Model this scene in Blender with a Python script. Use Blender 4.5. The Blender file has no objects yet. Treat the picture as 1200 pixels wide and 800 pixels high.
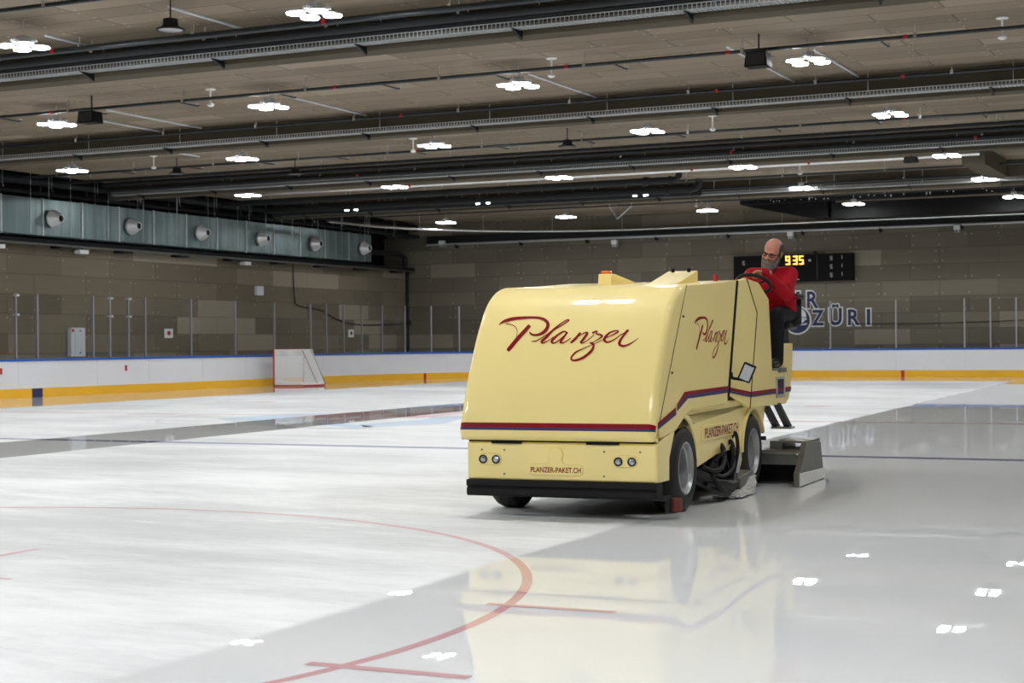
import bpy, bmesh, math, random
from mathutils import Vector, Matrix
random.seed(7)
scene = bpy.context.scene
COL = scene.collection
PI = math.pi

# ------------------------------------------------------------------ helpers
def lin(c):
    c /= 255.0
    return c / 12.92 if c <= 0.04045 else ((c + 0.055) / 1.055) ** 2.4
def rgb(r, g, b): return (lin(r), lin(g), lin(b), 1.0)

def link(o, parent=None):
    COL.objects.link(o)
    if parent is not None: o.parent = parent
    return o
def tag(o, label=None, cat=None, group=None, kind=None):
    if label: o["label"] = label
    if cat: o["category"] = cat
    if group: o["group"] = group
    if kind: o["kind"] = kind
    return o
def thing(name, label, cat, loc=(0, 0, 0), rz=0.0, group=None):
    o = bpy.data.objects.new(name, None)
    o.empty_display_size = 0.2
    o.location = loc; o.rotation_euler = (0, 0, rz)
    link(o); tag(o, label, cat, group)
    return o
def obj(name, bm, mat, parent=None, smooth=30, bevel=0, seg=2, loc=None):
    me = bpy.data.meshes.new(name)
    bmesh.ops.remove_doubles(bm, verts=bm.verts, dist=1e-6)
    bm.to_mesh(me); bm.free()
    mats = mat if isinstance(mat, (list, tuple)) else [mat]
    for m in mats: me.materials.append(m)
    if smooth:
        for p in me.polygons: p.use_smooth = True
        me.set_sharp_from_angle(angle=math.radians(smooth))
    o = bpy.data.objects.new(name, me)
    if loc is not None: o.location = loc
    link(o, parent)
    if bevel:
        b = o.modifiers.new("edge", 'BEVEL'); b.width = bevel; b.segments = seg
        b.limit_method = 'ANGLE'; b.angle_limit = math.radians(40)
    return o
def dup(root, loc=None, label=None, group=None):
    r = root.copy(); COL.objects.link(r)
    if loc is not None: r.location = loc
    if label: r["label"] = label
    if group: r["group"] = group
    for ch in list(root.children):
        c = ch.copy(); COL.objects.link(c); c.parent = r
        for g in list(ch.children):
            d = g.copy(); COL.objects.link(d); d.parent = c
    return r
def copy_part(o, loc, parent):
    c = o.copy(); COL.objects.link(c); c.parent = parent; c.location = loc
    return c

def BM(): return bmesh.new()
def box(bm, x0, x1, y0, y1, z0, z1, M=None):
    vs = [Vector((x, y, z)) for x in (x0, x1) for y in (y0, y1) for z in (z0, z1)]
    if M is not None: vs = [M @ v for v in vs]
    v = [bm.verts.new(p) for p in vs]
    for f in ((0, 1, 3, 2), (4, 6, 7, 5), (0, 4, 5, 1), (2, 3, 7, 6), (0, 2, 6, 4), (1, 5, 7, 3)):
        bm.faces.new([v[i] for i in f])
    return bm
def frame(d):
    d = Vector(d).normalized()
    a = Vector((0, 0, 1)) if abs(d.z) < 0.9 else Vector((1, 0, 0))
    u = d.cross(a).normalized(); return u, d.cross(u).normalized()
def tube(bm, pts, r, seg=8, caps=True, rs=None, closed=False):
    pts = [Vector(p) for p in pts]; n = len(pts); rings = []
    for i, p in enumerate(pts):
        if closed: d = pts[(i + 1) % n] - pts[i - 1]
        else: d = pts[min(i + 1, n - 1)] - pts[max(i - 1, 0)]
        if i == 0: u, v = frame(d)
        else:
            d = d.normalized(); u = (u - d * u.dot(d)).normalized(); v = d.cross(u)
        rr = rs[i] if rs else r
        rings.append([bm.verts.new(p + (u * math.cos(2 * PI * k / seg) + v * math.sin(2 * PI * k / seg)) * rr) for k in range(seg)])
    for i in range(n if closed else n - 1):
        a, b = rings[i], rings[(i + 1) % n]
        off = 0
        if closed and i == n - 1:
            off = min(range(seg), key=lambda k: (a[0].co - b[k].co).length)
        for k in range(seg):
            bm.faces.new([a[k], a[(k + 1) % seg], b[(k + 1 + off) % seg], b[(k + off) % seg]])
    if caps and not closed:
        bm.faces.new(list(reversed(rings[0]))); bm.faces.new(rings[-1])
    return bm
def prism(bm, poly, t0, t1, fn):
    """poly in 2D extruded from t0 to t1; fn(u, v, t) gives the 3D point"""
    a = [bm.verts.new(fn(u, v, t0)) for u, v in poly]; b = [bm.verts.new(fn(u, v, t1)) for u, v in poly]
    n = len(poly)
    fa = bm.faces.new(a); fb = bm.faces.new(list(reversed(b)))
    for i in range(n): bm.faces.new([a[i], b[i], b[(i + 1) % n], a[(i + 1) % n]])
    bmesh.ops.recalc_face_normals(bm, faces=bm.faces)
    return bm
def side(u, v, t): return Vector((t, u, v))      # profile (b, z) extruded along s
def front(u, v, t): return Vector((u, t, v))     # profile (s, z) extruded along b
def lathe(bm, prof, axis, center, seg=32):
    """prof: list of (r, a); revolve about axis through center"""
    axis = Vector(axis).normalized(); c = Vector(center); u, v = frame(axis); rings = []
    for r, a in prof:
        if r < 1e-6: rings.append([bm.verts.new(c + axis * a)])
        else: rings.append([bm.verts.new(c + axis * a + (u * math.cos(2 * PI * k / seg) + v * math.sin(2 * PI * k / seg)) * r) for k in range(seg)])
    for i in range(len(rings) - 1):
        A, B = rings[i], rings[i + 1]
        for k in range(seg):
            k2 = (k + 1) % seg
            if len(A) == 1 and len(B) == 1: continue
            if len(A) == 1: bm.faces.new([A[0], B[k2], B[k]])
            elif len(B) == 1: bm.faces.new([A[k], A[k2], B[0]])
            else: bm.faces.new([A[k], A[k2], B[k2], B[k]])
    bmesh.ops.recalc_face_normals(bm, faces=bm.faces)
    return bm
def ball(bm, c, r, seg=16, M=None):
    r = Vector((r, r, r)) if not hasattr(r, '__len__') else Vector(r)
    T = Matrix.Translation(Vector(c)) @ (M.to_4x4() if M is not None else Matrix.Identity(4)) @ Matrix.Diagonal((*r, 1))
    bmesh.ops.create_uvsphere(bm, u_segments=seg, v_segments=max(6, seg * 2 // 3), radius=1, matrix=T)
    return bm
def capsule(bm, p0, p1, r0, r1, seg=12):
    p0, p1 = Vector(p0), Vector(p1)
    ball(bm, p0, r0, seg); ball(bm, p1, r1, seg)
    tube(bm, [p0, p1], r0, seg, True, [r0, r1])
def chain(bm, pts, rs, seg=12):
    for i in range(len(pts) - 1): capsule(bm, pts[i], pts[i + 1], rs[i], rs[i + 1], seg)
def catmull(pts, n=6):
    out = []
    P = [pts[0]] + list(pts) + [pts[-1]]
    for i in range(1, len(P) - 2):
        for k in range(n):
            t = k / n
            out.append(tuple(0.5 * ((2 * b) + (c - a) * t + (2 * a - 5 * b + 4 * c - d) * t * t + (3 * b - a - 3 * c + d) * t ** 3)
                             for a, b, c, d in zip(P[i - 1], P[i], P[i + 1], P[i + 2])))
    out.append(tuple(P[-2])); return out
def fused(bm, voxel, smooth_it=4):
    """union of closed shells as one continuous skin"""
    me = bpy.data.meshes.new("tmp"); bm.to_mesh(me); bm.free()
    o = bpy.data.objects.new("tmp", me); COL.objects.link(o)
    r = o.modifiers.new("r", 'REMESH'); r.mode = 'VOXEL'; r.voxel_size = voxel
    s = o.modifiers.new("s", 'SMOOTH'); s.iterations = smooth_it; s.factor = 0.5
    dg = bpy.context.evaluated_depsgraph_get(); dg.update()
    m2 = bpy.data.meshes.new_from_object(o.evaluated_get(dg))
    bpy.data.objects.remove(o); bpy.data.meshes.remove(me)
    b2 = bmesh.new(); b2.from_mesh(m2); bpy.data.meshes.remove(m2)
    return b2

# ------------------------------------------------------------------ materials
class NT:
    def __init__(s, name):
        s.mat = bpy.data.materials.new(name); s.mat.use_nodes = True
        s.t = s.mat.node_tree; s.n = s.t.nodes
        s.bsdf = s.n["Principled BSDF"]; s.out = s.n["Material Output"]
    def put(s, sock, v):
        if isinstance(v, bpy.types.NodeSocket): s.t.links.new(v, sock)
        else: sock.default_value = v
    def m(s, op, a, b=None, c=None):
        n = s.n.new('ShaderNodeMath'); n.operation = op
        for i, v in enumerate((a, b, c)):
            if v is not None: s.put(n.inputs[i], v)
        return n.outputs[0]
    def mix(s, f, a, b, mode='MIX'):
        n = s.n.new('ShaderNodeMix'); n.data_type = 'RGBA'; n.blend_type = mode
        s.put(n.inputs[0], f); s.put(n.inputs[6], a); s.put(n.inputs[7], b)
        return n.outputs[2]
    def pos(s):
        g = s.n.new('ShaderNodeNewGeometry'); x = s.n.new('ShaderNodeSeparateXYZ')
        s.t.links.new(g.outputs['Position'], x.inputs[0]); return g.outputs['Position'], x.outputs[0], x.outputs[1], x.outputs[2]
    def vec(s, x, y, z):
        n = s.n.new('ShaderNodeCombineXYZ')
        for i, v in enumerate((x, y, z)): s.put(n.inputs[i], v)
        return n.outputs[0]
    def noise(s, v, scale=1.0, detail=3.0, rough=0.5):
        n = s.n.new('ShaderNodeTexNoise'); s.put(n.inputs['Vector'], v)
        n.inputs['Scale'].default_value = scale; n.inputs['Detail'].default_value = detail; n.inputs['Roughness'].default_value = rough
        return n.outputs[0]
    def white(s, v):
        n = s.n.new('ShaderNodeTexWhiteNoise'); n.noise_dimensions = '3D'; s.put(n.inputs['Vector'], v); return n.outputs['Value']
    def step(s, v, a, b):
        n = s.n.new('ShaderNodeMapRange'); n.interpolation_type = 'SMOOTHSTEP'
        s.put(n.inputs[0], v); s.put(n.inputs[1], a); s.put(n.inputs[2], b)
        return n.outputs[0]
    def lerp(s, v, lo, hi):
        n = s.n.new('ShaderNodeMapRange'); s.put(n.inputs[0], v); n.inputs[1].default_value = 0; n.inputs[2].default_value = 1
        n.inputs[3].default_value = lo; n.inputs[4].default_value = hi; return n.outputs[0]
    def bump(s, h, strength=0.2, dist=0.01):
        n = s.n.new('ShaderNodeBump'); n.inputs['Strength'].default_value = strength; n.inputs['Distance'].default_value = dist
        s.put(n.inputs['Height'], h); return n.outputs[0]

def simple(name, col, rough=0.5, metal=0.0, spec=0.5, coat=0.0, var=0.0, scale=6.0):
    k = NT(name); b = k.bsdf
    b.inputs['Roughness'].default_value = rough; b.inputs['Metallic'].default_value = metal
    b.inputs['Specular IOR Level'].default_value = spec; b.inputs['Coat Weight'].default_value = coat
    b.inputs['Coat Roughness'].default_value = 0.05
    tc = k.n.new('ShaderNodeTexCoord')
    nz = k.noise(tc.outputs['Object'], scale, 4)
    v = max(var, 0.03)
    c = Vector(col[:3])
    k.put(b.inputs['Base Color'], k.mix(nz, (*(c * (1 - v)), 1), (*(c * (1 + v)), 1)))
    return k.mat
def glow(name, col, strength):
    k = NT(name)
    k.bsdf.inputs['Base Color'].default_value = (0.8, 0.8, 0.8, 1)
    k.bsdf.inputs['Emission Color'].default_value = col; k.bsdf.inputs['Emission Strength'].default_value = strength
    return k.mat

def panel_mat(name, uax, vax, L, H, dark, light, special, dotcol, dot_r=0.025, thr=0.9, seam=0.35):
    """wood wool acoustic boards in running bond, with screw washers"""
    k = NT(name); P = k.pos(); u, v = P[1 + uax], P[1 + vax]
    vv = k.m('DIVIDE', v, H); row = k.m('FLOOR', vv); fv = k.m('FRACT', vv)
    sh = k.m('MULTIPLY', k.m('MODULO', row, 2.0), 0.5)
    uu = k.m('ADD', k.m('DIVIDE', u, L), sh); colu = k.m('FLOOR', uu); fu = k.m('FRACT', uu)
    r = k.white(k.vec(row, colu, 3.7)); r2 = k.white(k.vec(row, colu, 9.1))
    du = k.m('MULTIPLY', k.m('MINIMUM', fu, k.m('SUBTRACT', 1.0, fu)), L)
    dv = k.m('MULTIPLY', k.m('MINIMUM', fv, k.m('SUBTRACT', 1.0, fv)), H)
    line = k.m('SUBTRACT', 1.0, k.step(k.m('MINIMUM', du, dv), 0.004, 0.022))
    dx = k.m('MINIMUM', k.m('ABSOLUTE', k.m('SUBTRACT', du, 0.12)), k.m('ABSOLUTE', k.m('SUBTRACT', du, L * 0.5)))
    dy = k.m('ABSOLUTE', k.m('SUBTRACT', dv, 0.12))
    d2 = k.m('ADD', k.m('MULTIPLY', dx, dx), k.m('MULTIPLY', dy, dy))
    dots = k.m('MULTIPLY', k.m('LESS_THAN', d2, dot_r * dot_r), k.m('GREATER_THAN', k.white(k.vec(k.m('FLOOR', k.m('MULTIPLY', u, 2.0)), k.m('FLOOR', k.m('MULTIPLY', v, 3.0)), 1.3)), 0.45))
    st = k.vec(k.m('MULTIPLY', u, 0.7), k.m('MULTIPLY', v, 5.0), r)
    nz = k.noise(st, 2.0, 6, 0.65)
    fine = k.noise(P[0], 40.0, 2)
    t = k.m('ADD', k.m('MULTIPLY', r, 0.65), k.m('MULTIPLY', nz, 0.35))
    c = k.mix(t, dark, light)
    c = k.mix(k.m('MULTIPLY', k.m('GREATER_THAN', r2, thr), 0.75), c, special)
    c = k.mix(k.m('MULTIPLY', line, seam), c, (0.01, 0.01, 0.009, 1))
    c = k.mix(k.lerp(fine, 0.0, 0.25), c, dark)
    c = k.mix(dots, c, dotcol)
    k.put(k.bsdf.inputs['Base Color'], c)
    k.bsdf.inputs['Roughness'].default_value = 0.9; k.bsdf.inputs['Specular IOR Level'].default_value = 0.15
    k.put(k.bsdf.inputs['Normal'], k.bump(fine, 0.4, 0.01))
    return k.mat

def ice_mat(name, paint=None, strength=1.0):
    """white ice; freshly flooded lanes are wet and mirror-like, the rest is scraped and matt"""
    k = NT(name); pv, X, Y, Z = k.pos()
    soft = 0.05
    wob = k.m('MULTIPLY', k.m('SUBTRACT', k.noise(k.vec(k.m('MULTIPLY', Y, 0.6), X, 0.0), 1.0, 3), 0.5), 0.22)
    def right_of(x0, y0, slope):                       # X greater than a slanted line
        e = k.m('SUBTRACT', k.m('SUBTRACT', X, x0), k.m('MULTIPLY', k.m('SUBTRACT', Y, y0), slope))
        return k.step(k.m('ADD', e, wob), -soft, soft)
    A = k.m('SUBTRACT', 1.0, right_of(-26.5, 30.0, -0.034))
    Bn = k.m('MULTIPLY', right_of(-16.80, 18.0, -0.036), k.m('SUBTRACT', 1.0, right_of(-14.47, 15.6, -0.052)))
    C1 = k.m('MULTIPLY', right_of(-6.15, 12.2, -0.046), k.m('GREATER_THAN', Y, 14.2))
    C2 = right_of(-4.47, 10.0, -0.02)
    D = k.step(Y, 54.6, 55.4)
    wet = k.m('MAXIMUM', k.m('MAXIMUM', A, Bn), k.m('MAXIMUM', k.m('MAXIMUM', C1, C2), D))
    # dry, scraped ice
    sw = k.vec(k.m('MULTIPLY', X, 0.42), k.m('MULTIPLY', Y, 1.05), 0.0)
    n1 = k.noise(sw, 0.9, 8, 0.66); n2 = k.noise(pv, 0.14, 3)
    n3 = k.noise(k.vec(k.m('MULTIPLY', X, 2.2), k.m('MULTIPLY', Y, 6.0), 0.0), 1.6, 5, 0.7)
    dg = k.vec(k.m('ADD', k.m('MULTIPLY', X, 0.8), k.m('MULTIPLY', Y, 3.0)), k.m('SUBTRACT', k.m('MULTIPLY', Y, 0.5), k.m('MULTIPLY', X, 0.2)), 2.0)
    n4 = k.noise(dg, 1.4, 6, 0.75)
    t = k.step(k.m('ADD', k.m('ADD', k.m('MULTIPLY', n1, 0.40), k.m('MULTIPLY', n2, 0.50)), k.m('ADD', k.m('MULTIPLY', n3, 0.16), k.m('MULTIPLY', n4, 0.14))), 0.46, 0.70)
    dry = k.mix(t, (0.60, 0.62, 0.63, 1), (0.88, 0.90, 0.91, 1))
    scr = k.m('MULTIPLY', k.step(n4, 0.60, 0.70), k.step(n2, 0.55, 0.40))
    dry = k.mix(k.m('MULTIPLY', scr, 0.5), dry, (0.93, 0.94, 0.945, 1))
    wn = k.noise(k.vec(k.m('MULTIPLY', X, 1.6), k.m('MULTIPLY', Y, 0.25), 0.0), 1.0, 4)
    wetc = k.mix(wn, (0.82, 0.845, 0.86, 1), (0.90, 0.92, 0.935, 1))
    if paint is not None:
        dry = k.mix(0.45 * strength, dry, paint); wetc = k.mix(0.62 * strength, wetc, paint)
    b1 = k.bsdf
    k.put(b1.inputs['Base Color'], dry)
    k.put(b1.inputs['Roughness'], k.lerp(n3, 0.42, 0.62)); b1.inputs['Specular IOR Level'].default_value = 0.22
    b1.inputs['IOR'].default_value = 1.31
    b2 = k.n.new('ShaderNodeBsdfPrincipled')
    k.put(b2.inputs['Base Color'], wetc); b2.inputs["IOR"].default_value = 1.215
    streak = k.noise(k.vec(k.m('MULTIPLY', X, 1.2), k.m('MULTIPLY', Y, 0.35), 4.0), 1.0, 5, 0.7)
    k.put(b2.inputs['Roughness'], k.lerp(k.step(streak, 0.60, 0.85), 0.0, 0.05))
    wv = k.noise(k.vec(k.m('MULTIPLY', X, 0.8), k.m('MULTIPLY', Y, 1.2), 0.0), 2.0, 2)
    k.put(b2.inputs['Normal'], k.bump(wv, 0.014, 0.03))
    ms = k.n.new('ShaderNodeMixShader')
    k.put(ms.inputs[0], wet); k.t.links.new(b1.outputs[0], ms.inputs[1]); k.t.links.new(b2.outputs[0], ms.inputs[2])
    k.t.links.new(ms.outputs[0], k.out.inputs[0])
    return k.mat

M_ICE = ice_mat("ice")
M_RED_ICE = ice_mat("ice_red", (0.62, 0.09, 0.14, 1), 0.9); M_BLUE_ICE = ice_mat("ice_blue", (0.05, 0.08, 0.26, 1), 1.4)
M_PALERED_ICE = ice_mat("ice_pale_red", (0.70, 0.12, 0.14, 1), 0.9); M_SKY_ICE = ice_mat("ice_sky", (0.22, 0.47, 0.75, 1), 0.95); M_GREY_ICE = ice_mat("ice_grey", (0.30, 0.34, 0.42, 1), 0.6)
M_WALL_L = panel_mat("wall_boards_left", 1, 2, 2.35, 0.60, (0.132, 0.110, 0.079, 1), (0.245, 0.205, 0.150, 1), (0.39, 0.335, 0.258, 1), (0.42, 0.40, 0.37, 1), 0.02, 0.86)
M_WALL_B = panel_mat("wall_boards_back", 0, 2, 2.15, 0.60, (0.122, 0.107, 0.083, 1), (0.222, 0.195, 0.150, 1), (0.34, 0.295, 0.23, 1), (0.42, 0.40, 0.37, 1), 0.022, 0.9)
M_CEIL = panel_mat("ceiling_boards", 0, 1, 2.4, 0.60, (0.190, 0.152, 0.110, 1), (0.285, 0.232, 0.172, 1), (0.345, 0.285, 0.215, 1), (0.42, 0.37, 0.30, 1), 0.022, 0.92, 0.55)
M_BEAM = simple("beam_concrete", (0.092, 0.078, 0.055, 1), 0.9, var=0.15, scale=2.0, spec=0.2)
M_BLACK = simple("black_void", (0.006, 0.006, 0.006, 1), 0.8, spec=0.2)
M_BLKPIPE = simple("black_insulation", (0.013, 0.014, 0.016, 1), 0.6, var=0.2, spec=0.3)
M_PIPE = simple("dark_pipe", (0.035, 0.040, 0.045, 1), 0.35, 0.6, var=0.1)
M_GALV = simple("galvanised", (0.50, 0.52, 0.53, 1), 0.42, 0.45, var=0.12, scale=3.0)
k = NT("duct_zinc"); pv, X, Y, Z_ = k.pos()
bn = k.noise(k.vec(0.0, k.m('MULTIPLY', Y, 3.2), k.m('MULTIPLY', Z_, 0.12)), 1.0, 5, 0.7); bl = k.noise(pv, 0.5, 2)
k.put(k.bsdf.inputs['Base Color'], k.mix(k.step(k.m('ADD', k.m('MULTIPLY', bn, 0.6), k.m('MULTIPLY', bl, 0.4)), 0.40, 0.66), (0.105, 0.150, 0.155, 1), (0.235, 0.30, 0.305, 1)))
k.bsdf.inputs['Metallic'].default_value = 0.5; k.bsdf.inputs['Roughness'].default_value = 0.34; M_DUCT = k.mat
M_NOZ = simple("nozzle_alu", (0.72, 0.73, 0.74, 1), 0.32, 0.45)
M_STEEL = simple("bright_steel", (0.75, 0.75, 0.75, 1), 0.25, 1.0)
M_WHITEP = simple("white_plastic", (0.82, 0.82, 0.82, 1), 0.45)
M_OFFW = simple("white_enamel", (0.62, 0.64, 0.68, 1), 0.5)
M_REDP = simple("red_plastic", (0.42, 0.015, 0.02, 1), 0.45)
M_YEL = simple("yellow_kick_plate", (0.78, 0.42, 0.012, 1), 0.38, var=0.05, scale=0.6)
M_BLUE = simple("blue_rail", (0.010, 0.085, 0.38, 1), 0.4)
M_NAVY = simple("navy_paint", (0.010, 0.016, 0.085, 1), 0.45)
M_BOARD = simple("white_board", (0.68, 0.68, 0.71, 1), 0.38, var=0.06, scale=0.7)
M_JOINT = simple("grey_joint", (0.58, 0.58, 0.59, 1), 0.6)
M_ALU = simple("aluminium_post", (0.34, 0.33, 0.36, 1), 0.42, 0.7)
M_DARK = simple("black_plastic", (0.007, 0.007, 0.008, 1), 0.55, spec=0.25)
M_RUBBER = simple("tyre_rubber", (0.012, 0.012, 0.013, 1), 0.62, var=0.15, scale=14)
M_CREAM = simple("cream_paint", (0.91, 0.75, 0.305, 1), 0.5, coat=0.55, var=0.008, scale=1.2, spec=0.3)
M_CREAMTOP = M_CREAM
M_CRIMSON = simple("crimson_vinyl", (0.235, 0.003, 0.010, 1), 0.5, coat=0.0, spec=0.15)
M_STRIPEBLUE = simple("slate_blue_vinyl", (0.045, 0.045, 0.13, 1), 0.5, coat=0.0, spec=0.15)
M_MACHSTEEL = simple("dull_steel", (0.20, 0.20, 0.185, 1), 0.42, 0.7, var=0.25, scale=9)
M_RIM = simple("silver_rim", (0.38, 0.39, 0.40, 1), 0.42, 0.6, var=0.1)
M_CHASSIS = simple("dark_chassis", (0.015, 0.015, 0.016, 1), 0.6, var=0.3)
M_FROST = simple("frosted_scrapings", (0.62, 0.62, 0.60, 1), 0.8, var=0.35, scale=60)
M_BROWN = simple("brown_roller", (0.16, 0.032, 0.020, 1), 0.5)
M_ORANGE = simple("orange_lens", (0.85, 0.17, 0.015, 1), 0.2)
M_LENS = simple("lamp_glass", (0.48, 0.50, 0.52, 1), 0.08, 0.6)
M_POLY = simple("white_runner", (0.70, 0.70, 0.67, 1), 0.5, var=0.06)
M_SKIN = simple("skin", (0.50, 0.215, 0.150, 1), 0.5, var=0.06, scale=25)
M_SWEAT = simple("red_knit", (0.36, 0.005, 0.014, 1), 0.85, var=0.12, scale=40, spec=0.2)
M_TROU = simple("black_cloth", (0.010, 0.010, 0.012, 1), 0.85, var=0.2, scale=30, spec=0.2)
M_SHOE = simple("dark_leather", (0.010, 0.009, 0.009, 1), 0.5)
M_BEARD = simple("grey_beard", (0.135, 0.125, 0.11, 1), 0.85, var=0.7, scale=90)
M_HAIR = simple("dark_grey_hair", (0.06, 0.05, 0.045, 1), 0.8, var=0.4, scale=90)
M_NET = simple("white_netting", (0.70, 0.70, 0.68, 1), 0.8)
M_LAMP = glow("led_disc", (0.965, 0.985, 1.0, 1), 140.0)
M_LED = glow("amber_led", (1.0, 0.36, 0.015, 1), 2.0)
M_DIM = simple("pale_print", (0.40, 0.40, 0.38, 1), 0.6)
k = NT("rink_glass")
tr = k.n.new('ShaderNodeBsdfTransparent'); tr.inputs[0].default_value = (0.95, 0.96, 0.96, 1)
gl = k.n.new('ShaderNodeBsdfGlossy'); gl.inputs['Roughness'].default_value = 0.03
lw = k.n.new('ShaderNodeLayerWeight'); lw.inputs['Blend'].default_value = 0.5
fre = k.m('ADD', k.m('MULTIPLY', k.m('POWER', lw.outputs['Facing'], 5.0), 0.7), 0.035)
mx = k.n.new('ShaderNodeMixShader'); k.t.links.new(fre, mx.inputs[0]); k.t.links.new(tr.outputs[0], mx.inputs[1]); k.t.links.new(gl.outputs[0], mx.inputs[2])
k.t.links.new(mx.outputs[0], k.out.inputs[0]); M_GLASS = k.mat

# lettering ----------------------------------------------------------------
def letters(body, x0, x1, y0, y1, fn, off=0.0, grow=0.0):
    """flat lettering fitted to the box x0..x1, y0..y1 of a surface"""
    cu = bpy.data.curves.new("t", 'FONT'); cu.body = body; cu.size = 1; cu.offset = off; cu.resolution_u = 4
    o = bpy.data.objects.new("t", cu); COL.objects.link(o)
    dg = bpy.context.evaluated_depsgraph_get(); dg.update()
    me = bpy.data.meshes.new_from_object(o.evaluated_get(dg))
    bpy.data.objects.remove(o)
    bm = bmesh.new(); bm.from_mesh(me); bpy.data.meshes.remove(me)
    xs = [v.co.x for v in bm.verts]; ys = [v.co.y for v in bm.verts]
    ax, bx, ay, by = min(xs), max(xs), min(ys), max(ys)
    for v in bm.verts:
        v.co = fn(x0 + (v.co.x - ax) / (bx - ax) * (x1 - x0), y0 + (v.co.y - ay) / (by - ay) * (y1 - y0))
    return bm
SCRIPT = [  # brush lettering: x, y (down), width
 [(88,161,4),(112,141,17),(150,126,25),(205,114,25),(270,108,21),(335,106,18),(392,110,19),(436,126,22),(459,155,24),(452,190,26),(425,220,25),(388,236,19),(352,237,15),(330,226,13),(322,213,6)],
 [(140,152,7),(190,162,5),(222,188,5),(230,222,4),(222,262,4),(202,306,3)],
 [(322,164,25),(290,203,29),(240,258,30),(192,316,30),(167,345,28),(157,355,18)],
 [(338,284,6),(372,282,9),(420,256,7),(475,220,8),(540,180,8),(596,144,9),(615,128,9),(600,126,9),(560,150,9),(500,200,16),(452,252,19),(416,286,19),(426,297,12),(462,281,6),(505,252,6)],
 [(608,224,10),(582,212,12),(545,230,14),(508,262,19),(490,287,18),(506,298,10),(550,272,8),(604,222,8)],
 [(606,218,12),(572,262,18),(556,292,16),(580,294,8),(630,260,6)],
 [(702,220,14),(668,262,18),(630,296,14)], [(636,290,5),(690,245,6),(738,221,10),(752,226,16),(722,270,18),(704,293,14),(726,294,8),(772,262,6),(802,234,5)],
 [(788,224,14),(822,210,12),(818,228,10),(852,238,15),(856,252,14),(815,278,6),(772,300,5)],
 [(768,294,8),(790,302,19),(796,320,16),(775,358,19),(722,400,19),(672,421,17),(638,422,12),(630,405,12),(660,368,12),(712,340,7),(782,312,5),(850,280,5),(900,252,5)],
 [(880,262,6),(932,240,8),(975,216,12),(964,206,10),(918,220,13),(885,252,19),(876,278,18),(902,290,12),(952,268,8),(1002,230,6)],
 [(990,240,6),(1018,226,9),(1044,207,17),(1050,204,10),(1028,228,13),(998,266,17),(983,296,21),(990,312,18),(1020,317,14),(1068,297,10),(1122,260,3)]]
def brush(fn):
    bm = BM()
    for st in SCRIPT:
        P = catmull(st, 5); n = len(P); L = []; R = []
        for i, (x, y, w) in enumerate(P):
            a, b = P[max(i - 1, 0)], P[min(i + 1, n - 1)]
            dx, dy = b[0] - a[0], b[1] - a[1]; d = math.hypot(dx, dy) or 1
            nx, ny = -dy / d * w / 2, dx / d * w / 2
            L.append(bm.verts.new(fn(x + nx, y + ny))); R.append(bm.verts.new(fn(x - nx, y - ny)))
        for i in range(n - 1):
            try: bm.faces.new([L[i], R[i], R[i + 1], L[i + 1]])
            except ValueError: pass
    return bm

# ------------------------------------------------------------------ setting
bm = BM(); bmesh.ops.create_grid(bm, x_segments=1, y_segments=1, size=1)
for v in bm.verts: v.co = Vector((-14.5 + v.co.x * 21.5, 27 + v.co.y * 36, 0))
FLOOR = tag(obj("floor", bm, M_ICE, smooth=0), kind="structure")
def ring(cx, cy, r, w, seg=160, z=0.0012):
    bm = BM(); A = []; B = []
    for i in range(seg):
        a = 2 * PI * i / seg
        A.append(bm.verts.new((cx + (r - w / 2) * math.cos(a), cy + (r - w / 2) * math.sin(a), z))); B.append(bm.verts.new((cx + (r + w / 2) * math.cos(a), cy + (r + w / 2) * math.sin(a), z)))
    for i in range(seg):
        j = (i + 1) % seg; bm.faces.new([A[i], B[i], B[j], A[j]])
    return bm
def flat(polys, z=0.0012):
    bm = BM()
    for p in polys:
        f = bm.faces.new([bm.verts.new((x, y, z)) for x, y in p])
    bmesh.ops.recalc_face_normals(bm, faces=bm.faces)
    for f in bm.faces:
        if f.normal.z < 0: f.normal_flip()
    return bm
def rect(x0, x1, y0, y1): return [(x0, y0), (x1, y0), (x1, y1), (x0, y1)]
obj("face_off_circle", ring(-8.07, 6.67, 4.5, 0.06), M_RED_ICE, FLOOR, 0)
obj("face_off_hash_mark", flat([rect(-3.80, -3.08, 7.63, 7.69), rect(-3.80, -3.03, 5.90, 5.97), rect(-13.1, -12.35, 7.63, 7.69)], 0.0020), M_RED_ICE, FLOOR, 0)
obj("face_off_corner_mark", flat([rect(-7.68, -7.62, 7.45, 8.62), rect(-7.72, -6.80, 7.40, 7.45)]), M_RED_ICE, FLOOR, 0)
obj("near_blue_line", flat([rect(-31.3, 3, 18.86, 19.14)]), M_BLUE_ICE, FLOOR, 0)
obj("centre_red_line", flat([rect(-31.3, 3, 27.0, 27.22)], 0.0024), M_PALERED_ICE, FLOOR, 0)
obj("far_blue_line", flat([rect(-31.3, 3, 35.05, 35.22)]), M_GREY_ICE, FLOOR, 0)
obj("goal_line", flat([rect(-30, 3, 57.60, 57.68)]), M_PALERED_ICE, FLOOR, 0)
obj("centre_circle", ring(-15.25, 27.1, 4.5, 0.06), M_GREY_ICE, FLOOR, 0)
for x in (-22.65, -8.92): obj("face_off_spot", ring(x, 33.55, 0.15, 0.3, 32), M_RED_ICE, FLOOR, 0)
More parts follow.
